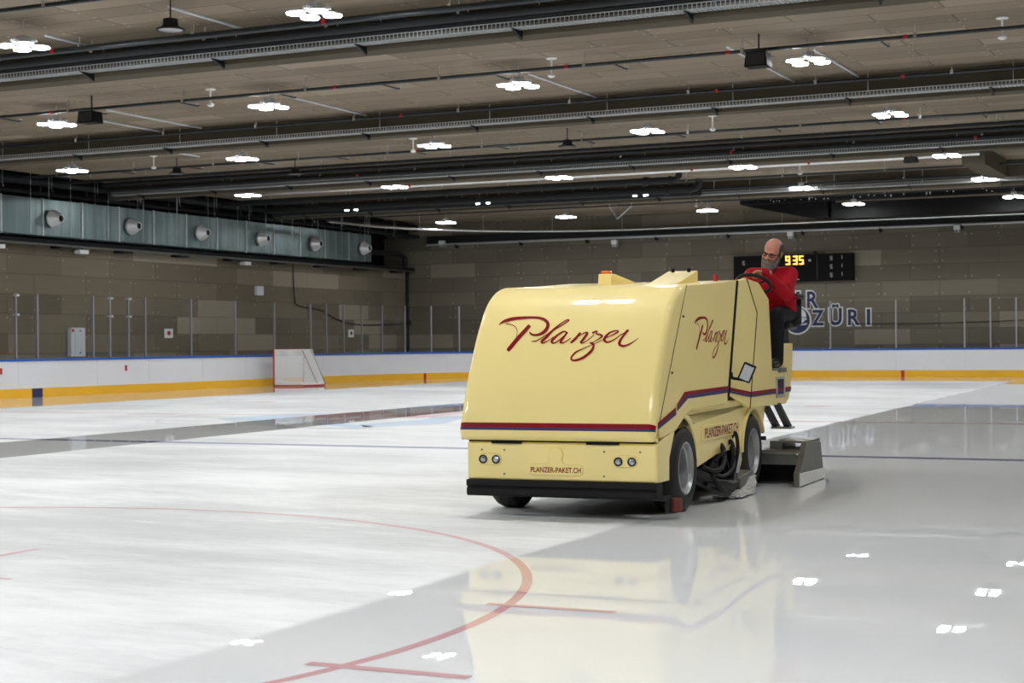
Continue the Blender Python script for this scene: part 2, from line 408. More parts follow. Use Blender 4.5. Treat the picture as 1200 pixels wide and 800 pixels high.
# worn crest under the ice at the centre spot
obj("crest_blue_field", flat([[(-18.3, 25.5), (-18.15, 27.6), (-17.2, 28.2), (-16.9, 26.2), (-15.9, 24.9), (-15.6, 24.2), (-16.6, 23.9)],
                              [(-14.5, 24.3), (-13.9, 23.5), (-13.1, 24.8), (-13.7, 26.6), (-14.1, 27.7), (-14.6, 27.4), (-14.2, 26.0)],
                              [(-15.5, 24.3), (-13.95, 23.2), (-13.8, 23.7), (-15.3, 24.7)]]), M_SKY_ICE, FLOOR, 0)
obj("crest_blue_outline", flat([[(-18.2, 25.4), (-15.2, 22.9), (-13.9, 22.75), (-13.0, 24.9), (-13.3, 24.95), (-14.05, 23.1), (-15.1, 23.2), (-17.9, 25.6)]], 0.0016), M_GREY_ICE, FLOOR, 0)
obj("crest_red_bars", flat([[(-17.1, 26.2), (-16.2, 26.4), (-16.2, 28.6), (-16.7, 29.2), (-17.3, 28.4)],
                            [(-16.0, 25.0), (-15.55, 25.0), (-15.2, 26.3), (-15.6, 26.5)],
                            [(-15.9, 27.1), (-15.2, 27.2), (-15.2, 29.6), (-15.7, 30.1)],
                            [(-14.95, 26.6), (-14.6, 26.7), (-14.7, 29.2), (-15.0, 29.4)],
                            [(-16.5, 31.0), (-15.4, 30.6), (-15.5, 33.4), (-16.5, 33.5)]], 0.002), M_RED_ICE, FLOOR, 0)

bm = BM(); box(bm, -33.4, 7, -9, 62.3, 6.5, 6.8); tag(obj("ceiling", bm, M_CEIL, smooth=0), kind="structure")
bm = BM(); box(bm, -35.9, -33.4, -9, 62.3, 7.4, 7.6); tag(obj("ceiling_recess", bm, M_BLACK, smooth=0), kind="structure")
bm = BM(); box(bm, -33.45, -33.38, -9, 62.0, 6.52, 7.4); tag(obj("ceiling_recess_edge", bm, M_BLACK, smooth=0), kind="structure")
bm = BM(); box(bm, -34.9, -34.5, -9, 62.3, 0, 4.62); tag(obj("wall_left", bm, M_WALL_L, smooth=0), kind="structure")
bm = BM(); box(bm, -35.9, -35.6, -9, 62.3, 4.6, 7.4); tag(obj("wall_left_upper", bm, M_BLACK, smooth=0), kind="structure")
bm = BM(); box(bm, -35.9, 7, 62.0, 62.3, 0, 7.4); tag(obj("wall_back", bm, M_WALL_B, smooth=0), kind="structure")
bm = BM(); box(bm, 7, 7.3, -9, 62.3, 0, 6.8); tag(obj("wall_right", bm, M_WALL_L, smooth=0), kind="structure")
bm = BM(); box(bm, -34.9, 7, -9.3, -9, 0, 6.8); tag(obj("wall_front", bm, M_WALL_B, smooth=0), kind="structure")
for i, y in enumerate((3.7, 13.0, 22.3, 31.6, 40.9, 50.2)):
    bm = BM(); box(bm, -33.4, 7, y, y + 0.42, 5.98, 6.5)
    for x in range(-30, 7, 6): box(bm, x, x + 0.012, y - 0.004, y, 5.98, 6.5)
    tag(obj("ceiling_beam", bm, M_BEAM, smooth=0), kind="structure")
bm = BM(); box(bm, -7.9, -7.3, 44.7, 48.9, 6.02, 6.5); box(bm, -7.3, 7, 48.5, 48.9, 6.02, 6.5)
tag(obj("ceiling_beam", bm, M_BEAM, smooth=0), kind="structure")

# ------------------------------------------------------------------ rink boards
R_C = 8.5; CXc, CYc = -22.9, 52.3
PATH = [(-31.4, y, 1.0, 0.0) for y in (-8, 0, 10, 20, 30, 40, 48)]
for i in range(0, 25):
    a = PI - (PI / 2) * i / 24
    PATH.append((CXc + R_C * math.cos(a), CYc + R_C * math.sin(a), -math.cos(a), -math.sin(a)))
PATH += [(x, 60.8, 0.0, -1.0) for x in (-18, -12, -6, 0, 3)]
def sweep(prof, closed=True):
    """prof: (inward offset, z) pairs swept along the boards"""
    bm = BM(); rows = []
    for x, y, nx, ny in PATH: rows.append([bm.verts.new((x + nx * o, y + ny * o, z)) for o, z in prof])
    n = len(prof)
    for i in range(len(rows) - 1):
        for j in range(n if closed else n - 1):
            bm.faces.new([rows[i][j], rows[i + 1][j], rows[i + 1][(j + 1) % n], rows[i][(j + 1) % n]])
    bm.faces.new(rows[0]); bm.faces.new(rows[-1])
    bmesh.ops.recalc_face_normals(bm, faces=bm.faces); return bm
def at_len(d):
    """point on the boards' inner line a distance d from the start of the corner (negative: along the left side)"""
    arc = R_C * PI / 2
    if d < 0: return -31.4, CYc + d, 1.0, 0.0
    if d < arc:
        a = PI - d / R_C; return CXc + R_C * math.cos(a), CYc + R_C * math.sin(a), -math.cos(a), -math.sin(a)
    return CXc + (d - arc), 60.8, 0.0, -1.0
def on_board(bm, d, w, z0, z1, o0=0.0, o1=0.012, bend=False):
    x, y, nx, ny = at_len(d); tx, ty = -ny, nx
    Mx = Matrix(((tx, nx, 0, x), (ty, ny, 0, y), (0, 0, 1, 0), (0, 0, 0, 1)))
    return box(bm, -w / 2, w / 2, o0, o1, z0, z1, Mx)
BOARDS = thing("rink_boards", "white rink boards with yellow kick plate and blue top rail around the ice", "rink boards", (-31.4, 40, 0))
BOARDS.location = (0, 0, 0)
obj("board_facing", sweep([(0, 0), (0, 1.01), (-0.10, 1.01), (-0.10, 0)]), M_BOARD, BOARDS)
obj("kick_plate", sweep([(0.002, 0.0), (0.014, 0.0), (0.014, 0.245), (0.002, 0.255)]), M_YEL, BOARDS)
obj("top_rail", sweep([(0.02, 1.0), (0.025, 1.055), (0.0, 1.07), (-0.12, 1.07), (-0.14, 1.0)]), M_BLUE, BOARDS)
for d in [y - CYc for y in (34.62, 37.9, 40.3, 43.0, 45.4, 47.8, 50.2)] + [2.6, 5.0, 7.4, 9.8, 12.2] + [x - CXc + R_C * PI / 2 for x in (-20, -17.6, -15.6, -13.2, -10.7, -8.3, -5.9)]:
    bm = BM(); on_board(bm, d, 0.014, 0.26, 1.0, 0.0, 0.003); obj("panel_joint", bm, M_JOINT, BOARDS)
bm = BM(); on_board(bm, 35.35 - CYc, 0.42, 0, 0.25, 0.012, 0.02); tag(obj("blue_line_mark", bm, M_NAVY, BOARDS), "dark blue line mark on the yellow kick plate")
for nm, d in (("goal_line_mark", 4.0), ("board_red_mark", -12.95 - CXc + R_C * PI / 2)):
    bm = BM(); on_board(bm, d, 0.12, 0, 0.255, 0.012, 0.02); tag(obj(nm, bm, M_REDP, BOARDS), "red mark on the yellow kick plate")
for y in (33.95, 39.2):
    bm = BM(); on_board(bm, y - CYc, 0.09, 0.66, 0.83, 0.0, 0.012); tag(obj("gate_latch_mark", bm, M_REDP, BOARDS), "small red upright latch marker on the board")
left_posts = [34.6, 35.45, 37.8, 38.55, 39.4, 40.2, 42.5, 44.9, 47.2, 49.5]
dist = [y - CYc for y in left_posts] + [-1.75, -0.55, 0.7, 1.9, 3.1, 4.35, 5.6, 6.9, 8.2, 9.5, 10.8, 12.1]
dist += [x - CXc + R_C * PI / 2 for x in (-20.6, -18.1, -15.66, -13.2, -10.72, -9.8, -8.9, -6.5, -4.1)]
bm = BM(); box(bm, -0.03, 0.03, -0.022, 0.022, 0, 1.80)
post_me = None
for d in dist:
    x, y, nx, ny = at_len(d)
    if post_me is None:
        p = obj("glass_post", bm, M_ALU, BOARDS); post_me = p
    else:
        p = post_me.copy(); COL.objects.link(p); p.parent = BOARDS
    p.location = (x - nx * 0.06, y - ny * 0.06, 1.06); p.rotation_euler = (0, 0, math.atan2(ny, nx))
for a, b in zip(dist[:-1], dist[1:]):
    xa, ya, nxa, nya = at_len(a); xb, yb, nxb, nyb = at_len(b)
    A = Vector((xa - nxa * 0.06, ya - nya * 0.06, 0)); B = Vector((xb - nxb * 0.06, yb - nyb * 0.06, 0)); t = (B - A).normalized(); n = Vector((-t.y, t.x, 0)) * 0.006
    A += t * 0.03; B -= t * 0.03
    bm = BM(); vs = []
    for z in (1.072, 2.82):
        vs.append([bm.verts.new((q.x, q.y, z)) for q in (A - n, B - n, B + n, A + n)])
    bm.faces.new(vs[0]); bm.faces.new(vs[1])
    for i in range(4): bm.faces.new([vs[0][i], vs[0][(i + 1) % 4], vs[1][(i + 1) % 4], vs[1][i]])
    bmesh.ops.recalc_face_normals(bm, faces=bm.faces)
    obj("glass_pane", bm, M_GLASS, BOARDS, 0)
for y in (34.6, 38.55, 39.4):
    for z in (2.25, 2.78):
        bm = BM(); box(bm, -31.52, -31.36, y - 0.05, y + 0.05, z, z + 0.06); obj("gate_hinge", bm, M_GALV, BOARDS)

# ------------------------------------------------------------------ ceiling lights
def make_light():
    t = thing("ceiling_light", "x", "ceiling light")
    S = 0.19
    bm = BM()
    box(bm, -0.03, 0.03, -0.27, 0.27, 0.05, 0.085); box(bm, -0.27, 0.27, -0.03, 0.03, 0.05, 0.085)
    box(bm, -0.09, 0.09, -0.06, 0.06, 0.085, 0.17)
    obj("frame", bm, M_OFFW, t)
    bm = BM(); tube(bm, [(0, 0.0, 0.15), (0, 0.0, 0.42)], 0.008, 6); obj("suspension_rod", bm, M_GALV, t)
    first = None
    for sx in (-1, 1):
        for sy in (-1, 1):
            if first is None:
                bm = BM(); lathe(bm, [(0.0, 0.055), (0.06, 0.055), (0.135, 0.03), (0.14, 0.004), (0.0, 0.004)], (0, 0, 1), (0, 0, 0), 24)
                h = obj("lamp_head", bm, M_OFFW, t); first = h
                bm = BM(); lathe(bm, [(0, 0.002), (0.132, 0.002), (0.128, -0.012), (0.0, -0.02)], (0, 0, 1), (0, 0, 0), 24)
                df = obj("diffuser", bm, M_LAMP, h)
            else:
                h = first.copy(); COL.objects.link(h); h.parent = t
                d2 = df.copy(); COL.objects.link(d2); d2.parent = h
            h.location = (sx * S, sy * S, 0)
    return t
rows = [("nearest row in view", 20.0, {-17.98: "leftmost light", -12.6: "light right of round black lamp"}, [-7.3, -2.0, -23.4, -28.8]),
        ("second row", 27.3, {-23.64: "first light from the left", -18.28: "second light from the left", -12.81: "third light from the left", -7.36: "fourth light from the left"}, [-2.0, -29.1]),
        ("third row", 34.6, {-29.45: "light nearest the long duct", -23.97: "second light from the duct", -18.46: "third light from the duct", -13.03: "fourth light from the duct", -7.58: "fifth light from the duct"}, [-2.1]),
        ("row behind black pipes", 43.0, {-13.44: "light right of the pipe elbows", -7.98: "light beside the small black speaker"}, [-18.9, -24.3, -29.6, -2.4]),
        ("fourth beam row", 49.75, {-29.7: "half hidden light nearest the duct", -24.55: "half hidden light second from the duct", -18.89: "half hidden light below the elbow", -13.67: "light second from the end", -8.15: "light beside the short crossing beam"}, [-2.6]),
        ("back wall row", 56.5, {-29.67: "light nearest the corner", -24.57: "second light from the corner", -19.0: "third light from the corner", -13.68: "light under the black duct", -8.3: "light at the end of the black duct"}, [-2.8])]
LIGHT0 = None; UN = "four disc ceiling light out of sight, some added to brighten, near end or behind beams"
def put_light(x, y, label, group):
    global LIGHT0
    if LIGHT0 is None:
        LIGHT0 = make_light(); LIGHT0.location = (x, y, 6.1); LIGHT0["label"] = label; LIGHT0["group"] = group
    else: dup(LIGHT0, (x, y, 6.1), label, group)
for nm, y, vis, hid in rows:
    for x, l in vis.items(): put_light(x, y, "four disc ceiling light, %s, %s" % (l, nm), "four disc ceiling lights")
    for x in hid: put_light(x, y, UN, "four disc ceiling lights out of sight")
for y, xs in ((12.7, (-28.5, -22.9, -17.4, -11.9, -6.55, -1.3)), (5.4, (-29, -23.4, -18.0, -12.5, -10.6, -3.9, -1.2)), (-2.0, (-29, -23.4, -18.0, -12.5, -7.2, -1.9))):  # middle row holds an extra pair added to brighten the hood front
    for x in xs: put_light(x, y, UN, "four disc ceiling lights out of sight")

# ------------------------------------------------------------------ pipes, trays and other fittings under the ceiling
def hanger_proto():
    bm = BM(); tube(bm, [(0, 0, 0), (0, 0, 1)], 0.008, 6); return obj("hanger", bm, M_GALV)
def clamp_bm():
    bm = BM(); box(bm, -0.03, 0.03, -0.035, 0.035, -0.05, 0.035); return bm
HP = hanger_proto(); HPM = HP.data; bpy.data.objects.remove(HP)
CPO = obj("clamp", clamp_bm(), M_STEEL); CPM = CPO.data; bpy.data.objects.remove(CPO)
def add_hanger(parent, x, y, z, top=6.5, clamp=True):
    h = bpy.data.objects.new("hanger", HPM); link(h, parent); h.location = (x, y, z); h.scale = (1, 1, max(0.02, top - z))
    if clamp:
        c = bpy.data.objects.new("clamp", CPM); link(c, parent); c.location = (x, y, z)
def pipe_x(name, label, cat, y, x0, x1, z, r, mat, step=2.4, heads=False, elbow=None, group=None, valve=None):
    t = thing(name, label, cat, (0, 0, 0), 0, group)
    pts = [(x0, y, z), (x1, y, z)]
    if elbow: pts += [(x1 + 0.12, y + 0.02, z + 0.02), (x1 + 0.2, y + 0.02, z + 0.1), (x1 + 0.22, y + 0.02, z + 0.3)]
    bm = BM(); tube(bm, pts, r, 12); obj("pipe", bm, mat, t)
    if elbow:
        bm = BM()
        tube(bm, [(x1 - 0.9, y, z), (x1 - 0.75, y, z)], r * 1.35, 12); obj("flange", bm, mat, t)
        bm = BM(); tube(bm, [(x1 - 0.1, y, z), (x1 - 0.02, y, z)], r * 1.25, 12); obj("flange", bm, mat, t)
    n = int((x1 - x0) / step)
    for i in range(n): add_hanger(t, x0 + step * (i + 0.5), y, z + r * 0.8)
    if heads:
        k = 0; x = x0 + 1.1
        while x < x1:
            bm = BM(); tube(bm, [(x, y, z), (x, y + 0.75, z), (x, y + 0.8, z + 0.02)], 0.018, 8); b = obj("sprinkler_branch", bm, mat, t)
            bm = BM(); tube(bm, [(x, y + 0.78, z - 0.01), (x, y + 0.78, z + 0.07)], 0.014, 8); box(bm, x - 0.03, x + 0.03, y + 0.75, y + 0.81, z + 0.05, z + 0.062); obj("sprinkler_head", bm, M_GALV, b)
            x += 2.35
    if valve:
        for x in valve:
            bm = BM(); box(bm, x - 0.032, x + 0.032, y - r - 0.012, y + 0.01, z - min(r, 0.04), z + min(r, 0.04)); tag(obj("coupling", bm, M_REDP, t), "red pipe coupling")
    return t
Z = 6.27
pipe_x("overhead_pipe", "dark pipe in the upper left corner above the round black lamp", "pipe", 18.36, -33, 5, Z, 0.035, M_PIPE, 2.6)
pipe_x("sprinkler_pipe", "thin dark sprinkler pipe with side branches between first and second beam", "sprinkler pipe", 26.75, -33, 5, Z, 0.032, M_PIPE, 2.9, True, valve=(-23.3, -16.4, -11.6, -8.6, -5.6))
pipe_x("sprinkler_pipe", "thin dark sprinkler pipe just behind the second beam lights", "sprinkler pipe", 36.55, -33, 5, Z, 0.032, M_PIPE, 2.7, True, valve=(-25.3, -20.0, -7.7))
for y, z, r, lb in ((21.42, 6.30, 0.05, "dark grey pipe, upper of the bundle at the first beam"), (21.72, 6.22, 0.065, "black pipe, middle of the bundle at the first beam"), (22.02, 6.19, 0.05, "black pipe, lower of the bundle at the first beam")):
    pipe_x("overhead_pipe", lb, "pipe", y, -33, 5, z, r, M_PIPE if z > 6.25 else M_BLKPIPE, 2.3, valve=(-18.6, -13.3) if z > 6.25 else None)
pipe_x("overhead_pipe", "thin dark pipe along the top of the second beam", "pipe", 31.3, -33, 5, 6.36, 0.035, M_PIPE, 2.6, valve=(-17.5, -10.3, -6.6))
pipe_x("overhead_pipe", "black clamped pipe in front of the third beam", "pipe", 38.4, -33, 5, Z, 0.045, M_BLKPIPE, 2.0)
pipe_x("overhead_pipe", "thick black pipe, upper one against the third beam", "pipe", 40.14, -33, 5, 6.36, 0.06, M_BLKPIPE, 2.8)
pipe_x("overhead_pipe", "thick black pipe, lower one against the third beam", "pipe", 40.36, -33, 5, 6.20, 0.065, M_BLKPIPE, 3.1, valve=(-24.0, -12.9, -6.8))
t = pipe_x("overhead_pipe", "bright silver pipe running behind the third beam", "pipe", 44.5, -30.2, -7.4, 6.28, 0.055, M_STEEL, 3.0, valve=(-24.6, -15.4, -12.0))
pipe_x("overhead_pipe", "black pipe ending in an elbow, front one of two", "pipe", 46.4, -33, -16.7, 6.22, 0.10, M_BLKPIPE, 3.4, elbow=True)
pipe_x("overhead_pipe", "black pipe ending in an elbow, rear one of two", "pipe", 49.1, -33, -17.0, 6.20, 0.12, M_BLKPIPE, 3.4, elbow=True)
pipe_x("overhead_pipe", "thick black pipe hidden low behind the elbowed pipes", "pipe", 49.55, -33, -16.9, 6.10, 0.10, M_BLKPIPE, 3.6)
pipe_x("sprinkler_pipe", "thin dark pipe over the pair of elbowed pipes", "sprinkler pipe", 47.1, -33, 5, 6.25, 0.03, M_PIPE, 3.0)
pipe_x("overhead_pipe", "dark pipe along the front of the fourth beam", "pipe", 49.74, -33, 5, 6.22, 0.045, M_PIPE, 3.0)
pipe_x("sprinkler_pipe", "thin dark pipe nearest the back wall under the ceiling", "sprinkler pipe", 54.7, -33, 5, 6.28, 0.028, M_PIPE, 3.2)

def cable_tray(y, z, label, x0=-33.0, x1=5.0):
    t = thing("cable_tray", label, "cable tray")
    bm = BM()
    for zz in (0.0, 0.085): tube(bm, [(x0, y, z + zz), (x1, y, z + zz)], 0.008, 5)
    for yy in (0.07, 0.14, 0.21): tube(bm, [(x0, y + yy, z), (x1, y + yy, z)], 0.006, 5)
    n = int((x1 - x0) / 0.07)
    for i in range(n):
        x = x0 + 0.07 * i
        box(bm, x - 0.006, x + 0.006, y - 0.006, y + 0.006, z, z + 0.09); box(bm, x - 0.006, x + 0.006, y, y + 0.22, z - 0.008, z + 0.006)
    obj("wire_basket", bm, M_GALV, t)
    bm = BM(); box(bm, x0, x1, y + 0.02, y + 0.2, z + 0.01, z + 0.05); obj("cable_bundle", bm, M_MACHSTEEL, t)
    x = x0 + 1.0
    while x < x1:
        bm = BM(); prism(bm, [(y - 0.02, z - 0.01), (y + 0.325, z - 0.01), (y + 0.325, z - 0.13)], x - 0.02, x + 0.02, side); obj("bracket", bm, M_DARK, t)
        add_hanger(t, x + 0.4, y + 0.1, z + 0.05, 6.52, False)
        x += 2.7
cable_tray(21.98, 6.05, "galvanised wire cable tray along the first beam")
cable_tray(31.28, 6.05, "galvanised wire cable tray along the second beam")
cable_tray(40.58, 6.07, "galvanised wire cable tray along the third beam")
cable_tray(49.88, 6.05, "galvanised wire cable tray along the fourth beam")

def conduit(x, y0, y1, label, z=6.485):
    bm = BM(); tube(bm, [(x, y0, z), (x, y1, z)], 0.022, 8); tag(obj("ceiling_conduit", bm, M_OFFW), label, "conduit", "pale conduits on the ceiling")
for x, y0, y1, lb in ((-15.25, 20.1, 22.2, "pale conduit from the round black lamp to the first beam"), (-18.42, 21.0, 22.2, "short pale conduit behind the leftmost nearest light"),
    (-23.05, 28.2, 31.7, "pale conduit right of the left black speaker"), (-24.25, 29.4, 31.7, "pale conduit behind the left black speaker"), (-18.58, 28.3, 31.6, "pale conduit behind the second light of the second row"),
    (-13.05, 28.3, 31.7, "pale conduit behind the third light of the second row"), (-7.54, 28.4, 31.7, "pale conduit behind the fourth light of the second row"), (-8.82, 27.3, 31.7, "pale conduit behind the right black speaker"),
    (-26.55, 34.0, 36.3, "short pale conduit beside the small black flood lamp")): conduit(x, y0, y1, lb)

def speaker(x, y, z, w, h, label):
    t = thing("speaker", label, "speaker", (x, y, z))
    bm = BM(); prism(bm, [(-w * 0.42, h / 2), (w * 0.42, h / 2), (w / 2, -h / 2), (-w / 2, -h / 2)], -0.16, 0.16, front); obj("cabinet", bm, M_BLACK, t, bevel=0.01)
    bm = BM(); box(bm, -w * 0.4, w * 0.4, -0.165, -0.158, -h * 0.4, h * 0.4); obj("grille", bm, M_CHASSIS, t)
    bm = BM(); tube(bm, [(0, 0.05, h / 2 - 0.02), (0, 0.05, 6.5 - z)], 0.015, 8); obj("mount", bm, M_DARK, t)
speaker(-22.08, 26.5, 6.05, 0.42, 0.24, "black box speaker left, hanging over the second row of lights")
speaker(-8.0, 26.5, 6.06, 0.40, 0.25, "black box speaker right, hanging beside the fourth light of the second row")
speaker(-9.1, 44.0, 6.16, 0.36, 0.15, "small black speaker against the bright silver pipe")
def highbay(x, y, label):
    t = thing("pendant_lamp", label, "lamp", (x, y, 6.05))
    bm = BM(); lathe(bm, [(0.0, 0.03), (0.21, 0.0), (0.22, 0.02), (0.12, 0.07), (0.11, 0.17), (0.04, 0.19), (0.0, 0.19)], (0, 0, 1), (0, 0, 0), 24); obj("reflector", bm, M_DARK, t)
    bm = BM(); tube(bm, [(0, 0, 0.18), (0, 0, 0.46)], 0.012, 8); obj("hook", bm, M_DARK, t)
    bm = BM(); lathe(bm, [(0.0, 0.012), (0.18, 0.004), (0.0, 0.002)], (0, 0, 1), (0, 0, 0), 24); obj("lens", bm, M_LENS, t)
highbay(-14.98, 19.8, "round black lamp hanging left of the first pipe bundle")
highbay(-15.6, 36.0, "round black lamp hanging under the second beam, centre")
highbay(-27.3, 36.3, "small black flood lamp near the left wall pipes")
highbay(-24.6, 38.0, "black lamp tucked against the clamped pipe near second duct light")
def detector(x, y, label, drop=0.28):
    t = thing("ceiling_sensor", label, "sensor", (x, y, 6.5))
    bm = BM(); lathe(bm, [(0, 0), (0.1, 0), (0.1, -0.015), (0, -0.02)], (0, 0, 1), (0, 0, 0), 20); tube(bm, [(0, 0, 0), (0, 0, -drop)], 0.018, 8); obj("stem", bm, M_WHITEP, t)
    bm = BM(); lathe(bm, [(0, -drop), (0.05, -drop), (0.075, -drop - 0.04), (0.04, -drop - 0.07), (0, -drop - 0.075)], (0, 0, 1), (0, 0, 0), 20); obj("sensor_head", bm, M_WHITEP, t)
for x, y, lb in ((-19.46, 27.0, "between the left speaker and second light"), (-12.0, 27.0, "right of the third light of the second row"), (-11.83, 35.6, "right of the fourth light of the third row"), (-4.13, 27.06, "in the upper right corner of the ceiling"),
                 (-19.73, 35.86, "left of the third light of the third row"), (-27.58, 35.67, "left of the small black flood lamp"), (-12.74, 46.2, "behind the bright silver pipe"), (-19.0, 55.3, "close to the back wall")):
    detector(x, y, "white ceiling sensor on a short stem " + lb)
bm = BM(); tube(bm, [(-22.2, 55, 6.27), (-21.9, 55, 5.83), (-21.35, 55, 6.27)], 0.03, 8); tube(bm, [(-22.2, 55, 6.25), (-22.2, 55, 6.52)], 0.02, 8); tube(bm, [(-21.35, 55, 6.25), (-21.35, 55, 6.52)], 0.02, 8)
tag(obj("hanging_bracket", bm, M_OFFW), "white V shaped bracket hanging near the back wall", "bracket")

# black ventilation box at the back right
t = thing("ventilation_box", "black ventilation box under the ceiling above the scoreboard", "ventilation duct", (0, 0, 0))
bm = BM(); prism(bm, [(-18.05, 6.5), (-18.05, 6.33), (-15.6, 5.80), (-14.9, 5.78), (-14.9, 6.5)], 57.6, 58.8, front); obj("transition", bm, M_BLACK, t)
bm = BM(); box(bm, -14.75, 5, 57.6, 58.6, 5.70, 6.28); obj("duct_body", bm, M_BLACK, t)
bm = BM(); box(bm, -18.0, 5, 57.2, 57.6, 6.33, 6.5); obj("upper_channel", bm, M_BLACK, t)
bm = BM(); 
for i in range(60):
    x = -17.8 + random.random() * 20; box(bm, x, x + 0.03, 57.18, 57.2, 6.36 + random.random() * 0.1, 6.39 + random.random() * 0.1)
obj("rivets", bm, M_OFFW, t)

# net rail that follows the rink
def rail(name, label, z, inset, r, mat, y0, x1, hang):
    t = thing(name, label, "rail")
    pts = []
    RR = R_C + inset
    if y0 < CYc: pts.append((CXc - RR, y0, z))
    for i in range(25):
        a = PI - (PI / 2) * i / 24; pts.append((CXc + RR * math.cos(a), CYc + RR * math.sin(a), z))
    pts.append((x1, CYc + RR, z))
    bm = BM(); tube(bm, pts, r, 8); obj("rail_tube", bm, mat, t)
    for i, p in enumerate(pts[1:-1]):
        if i % 5 == 2: add_hanger(t, p[0], p[1], z, 6.5 if p[0] > -33.3 else 7.4, False)
    for x in hang: add_hanger(t, x, CYc + RR, z, 6.5, False)
    return t
rail("net_rail", "bright steel rail hung along the end of the rink", 5.86, 0.1, 0.045, M_STEEL, 50.8, 4, (-20.5, -17.5, -14.5, -11.5, -8.6))
bm = BM(); t = thing("wall_pipe", "grey steel pipe on brackets along the back wall below the rail", "pipe")
tube(bm, [(-33.4, 61.8, 5.62), (4, 61.8, 5.62)], 0.05, 8); obj("pipe", bm, M_GALV, t)
for x in range(-32, 4, 3):
    bm = BM(); box(bm, x, x + 0.06, 61.75, 62.0, 5.45, 5.6); obj("bracket", bm, M_DARK, t)
bm = BM(); box(bm, -33.4, 4, 61.86, 62.0, 5.66, 5.98); obj("cable_duct", bm, M_BLKPIPE, t)
for x, z, lb in ((-24.7, 5.35, "above the machine's cream hood"), (-17.4, 5.42, "right of the driver's head"), (-11.1, 5.42, "far right under the wall pipe"), (-32.6, 5.6, "in the far corner")):
    t = thing("wall_camera", "small white camera on the back wall " + lb, "camera", (x, 61.7, z))
    bm = BM(); box(bm, -0.11, 0.11, -0.1, 0.1, 0.0, 0.17); obj("housing", bm, M_WHITEP, t)
    bm = BM(); box(bm, -0.08, -0.03, -0.08, 0.3, -0.1, 0.0); box(bm, 0.03, 0.08, -0.08, 0.3, -0.1, 0.0); obj("bracket", bm, M_GALV, t)

# ------------------------------------------------------------------ left wall duct
t = thing("ventilation_duct", "long galvanised ventilation duct with round nozzles along the left wall", "ventilation duct")
bm = BM(); box(bm, -34.5, -33.5, -6, 57.3, 4.72, 5.80); obj("duct_body", bm, M_DUCT, t)
y = 31.0
while y < 57:
    bm = BM(); box(bm, -33.505, -33.47, y, y + 0.05, 4.70, 5.82); obj("seam_flange", bm, M_GALV, t); y += 1.75
noz = None
for y in (30.9, 34.6, 38.36, 42.03, 45.71, 49.34, 52.88, 56.49):
    if noz is None:
        bm = BM(); lathe(bm, [(0.20, 0.0), (0.27, 0.09), (0.275, 0.14), (0.13, 0.40), (0.12, 0.42), (0.10, 0.41), (0.10, 0.2), (0.0, 0.2)], (1, 0, 0.0), (0, 0, 0), 28); noz = obj("nozzle", bm, M_NOZ, t)
        bm = BM(); lathe(bm, [(0.100, 0.405), (0.0, 0.395)], (1, 0, 0), (0, 0, 0), 20); nd = obj("opening_shade", bm, M_BLACK, noz); noz.location = (-33.5, y, 5.22)  # black disc near the mouth stands for the shade inside the nozzle
    else:
        n2 = copy_part(noz, (-33.5, y, 5.22), t); copy_part(nd, (0, 0, 0), n2)
y = 32.2
while y < 58:
    add_hanger(t, -33.44, y, 4.75, 7.4, False); y += 1.75
t = thing("wall_tray", "black cable tray on brackets under the left wall duct", "cable tray")
bm = BM(); box(bm, -34.5, -34.05, -6, 61.9, 4.56, 4.66); box(bm, -34.07, -34.03, -6, 61.9, 4.50, 4.56); obj("tray", bm, M_BLKPIPE, t)
bm = BM(); tube(bm, [(-34.02, -6, 4.5), (-34.02, 61.9, 4.5)], 0.035, 8); obj("edge_tube", bm, M_MACHSTEEL, t)
y = 30.5
while y < 61:
    bm = BM(); box(bm, -34.5, -34.1, y, y + 0.5, 4.42, 4.5); obj("bracket", bm, M_CHASSIS, t); y += 3.0
for x, z, r, lb in ((-33.9, 6.35, 0.14, "uppermost"), (-34.4, 6.12, 0.16, "middle"), (-33.8, 5.98, 0.07, "thin front")):
    t = thing("wall_pipe", "black pipe, %s of three running above the left wall duct" % lb, "pipe")
    bm = BM(); tube(bm, [(x, -6, z), (x, 61.8, z)], r, 12); obj("pipe", bm, M_BLKPIPE, t)
    y = 30.0 + 2.4 * r
    while y < 61: add_hanger(t, x + r, y, z - 0.1 - r, 7.4); y += 2.1
# drop pipe in the corner
bm = BM(); tube(bm, [(-34.2, 57.31, 5.2), (-34.2, 60.9, 5.2), (-34.2, 61.3, 5.1), (-34.2, 61.35, 4.68)], 0.11, 10); tag(obj("elbow_pipe", bm, M_BLKPIPE), "black pipe with a down turned elbow in the far left corner", "pipe")
bm = BM(); tube(bm, [(-34.41, 61.90, 4.5), (-34.41, 61.90, 0.0)], 0.06, 8); box(bm, -34.49, -34.3, 61.8, 61.99, 2.2, 2.4); tag(obj("drain_pipe", bm, M_BLKPIPE), "black upright drain pipe in the far left corner", "pipe")
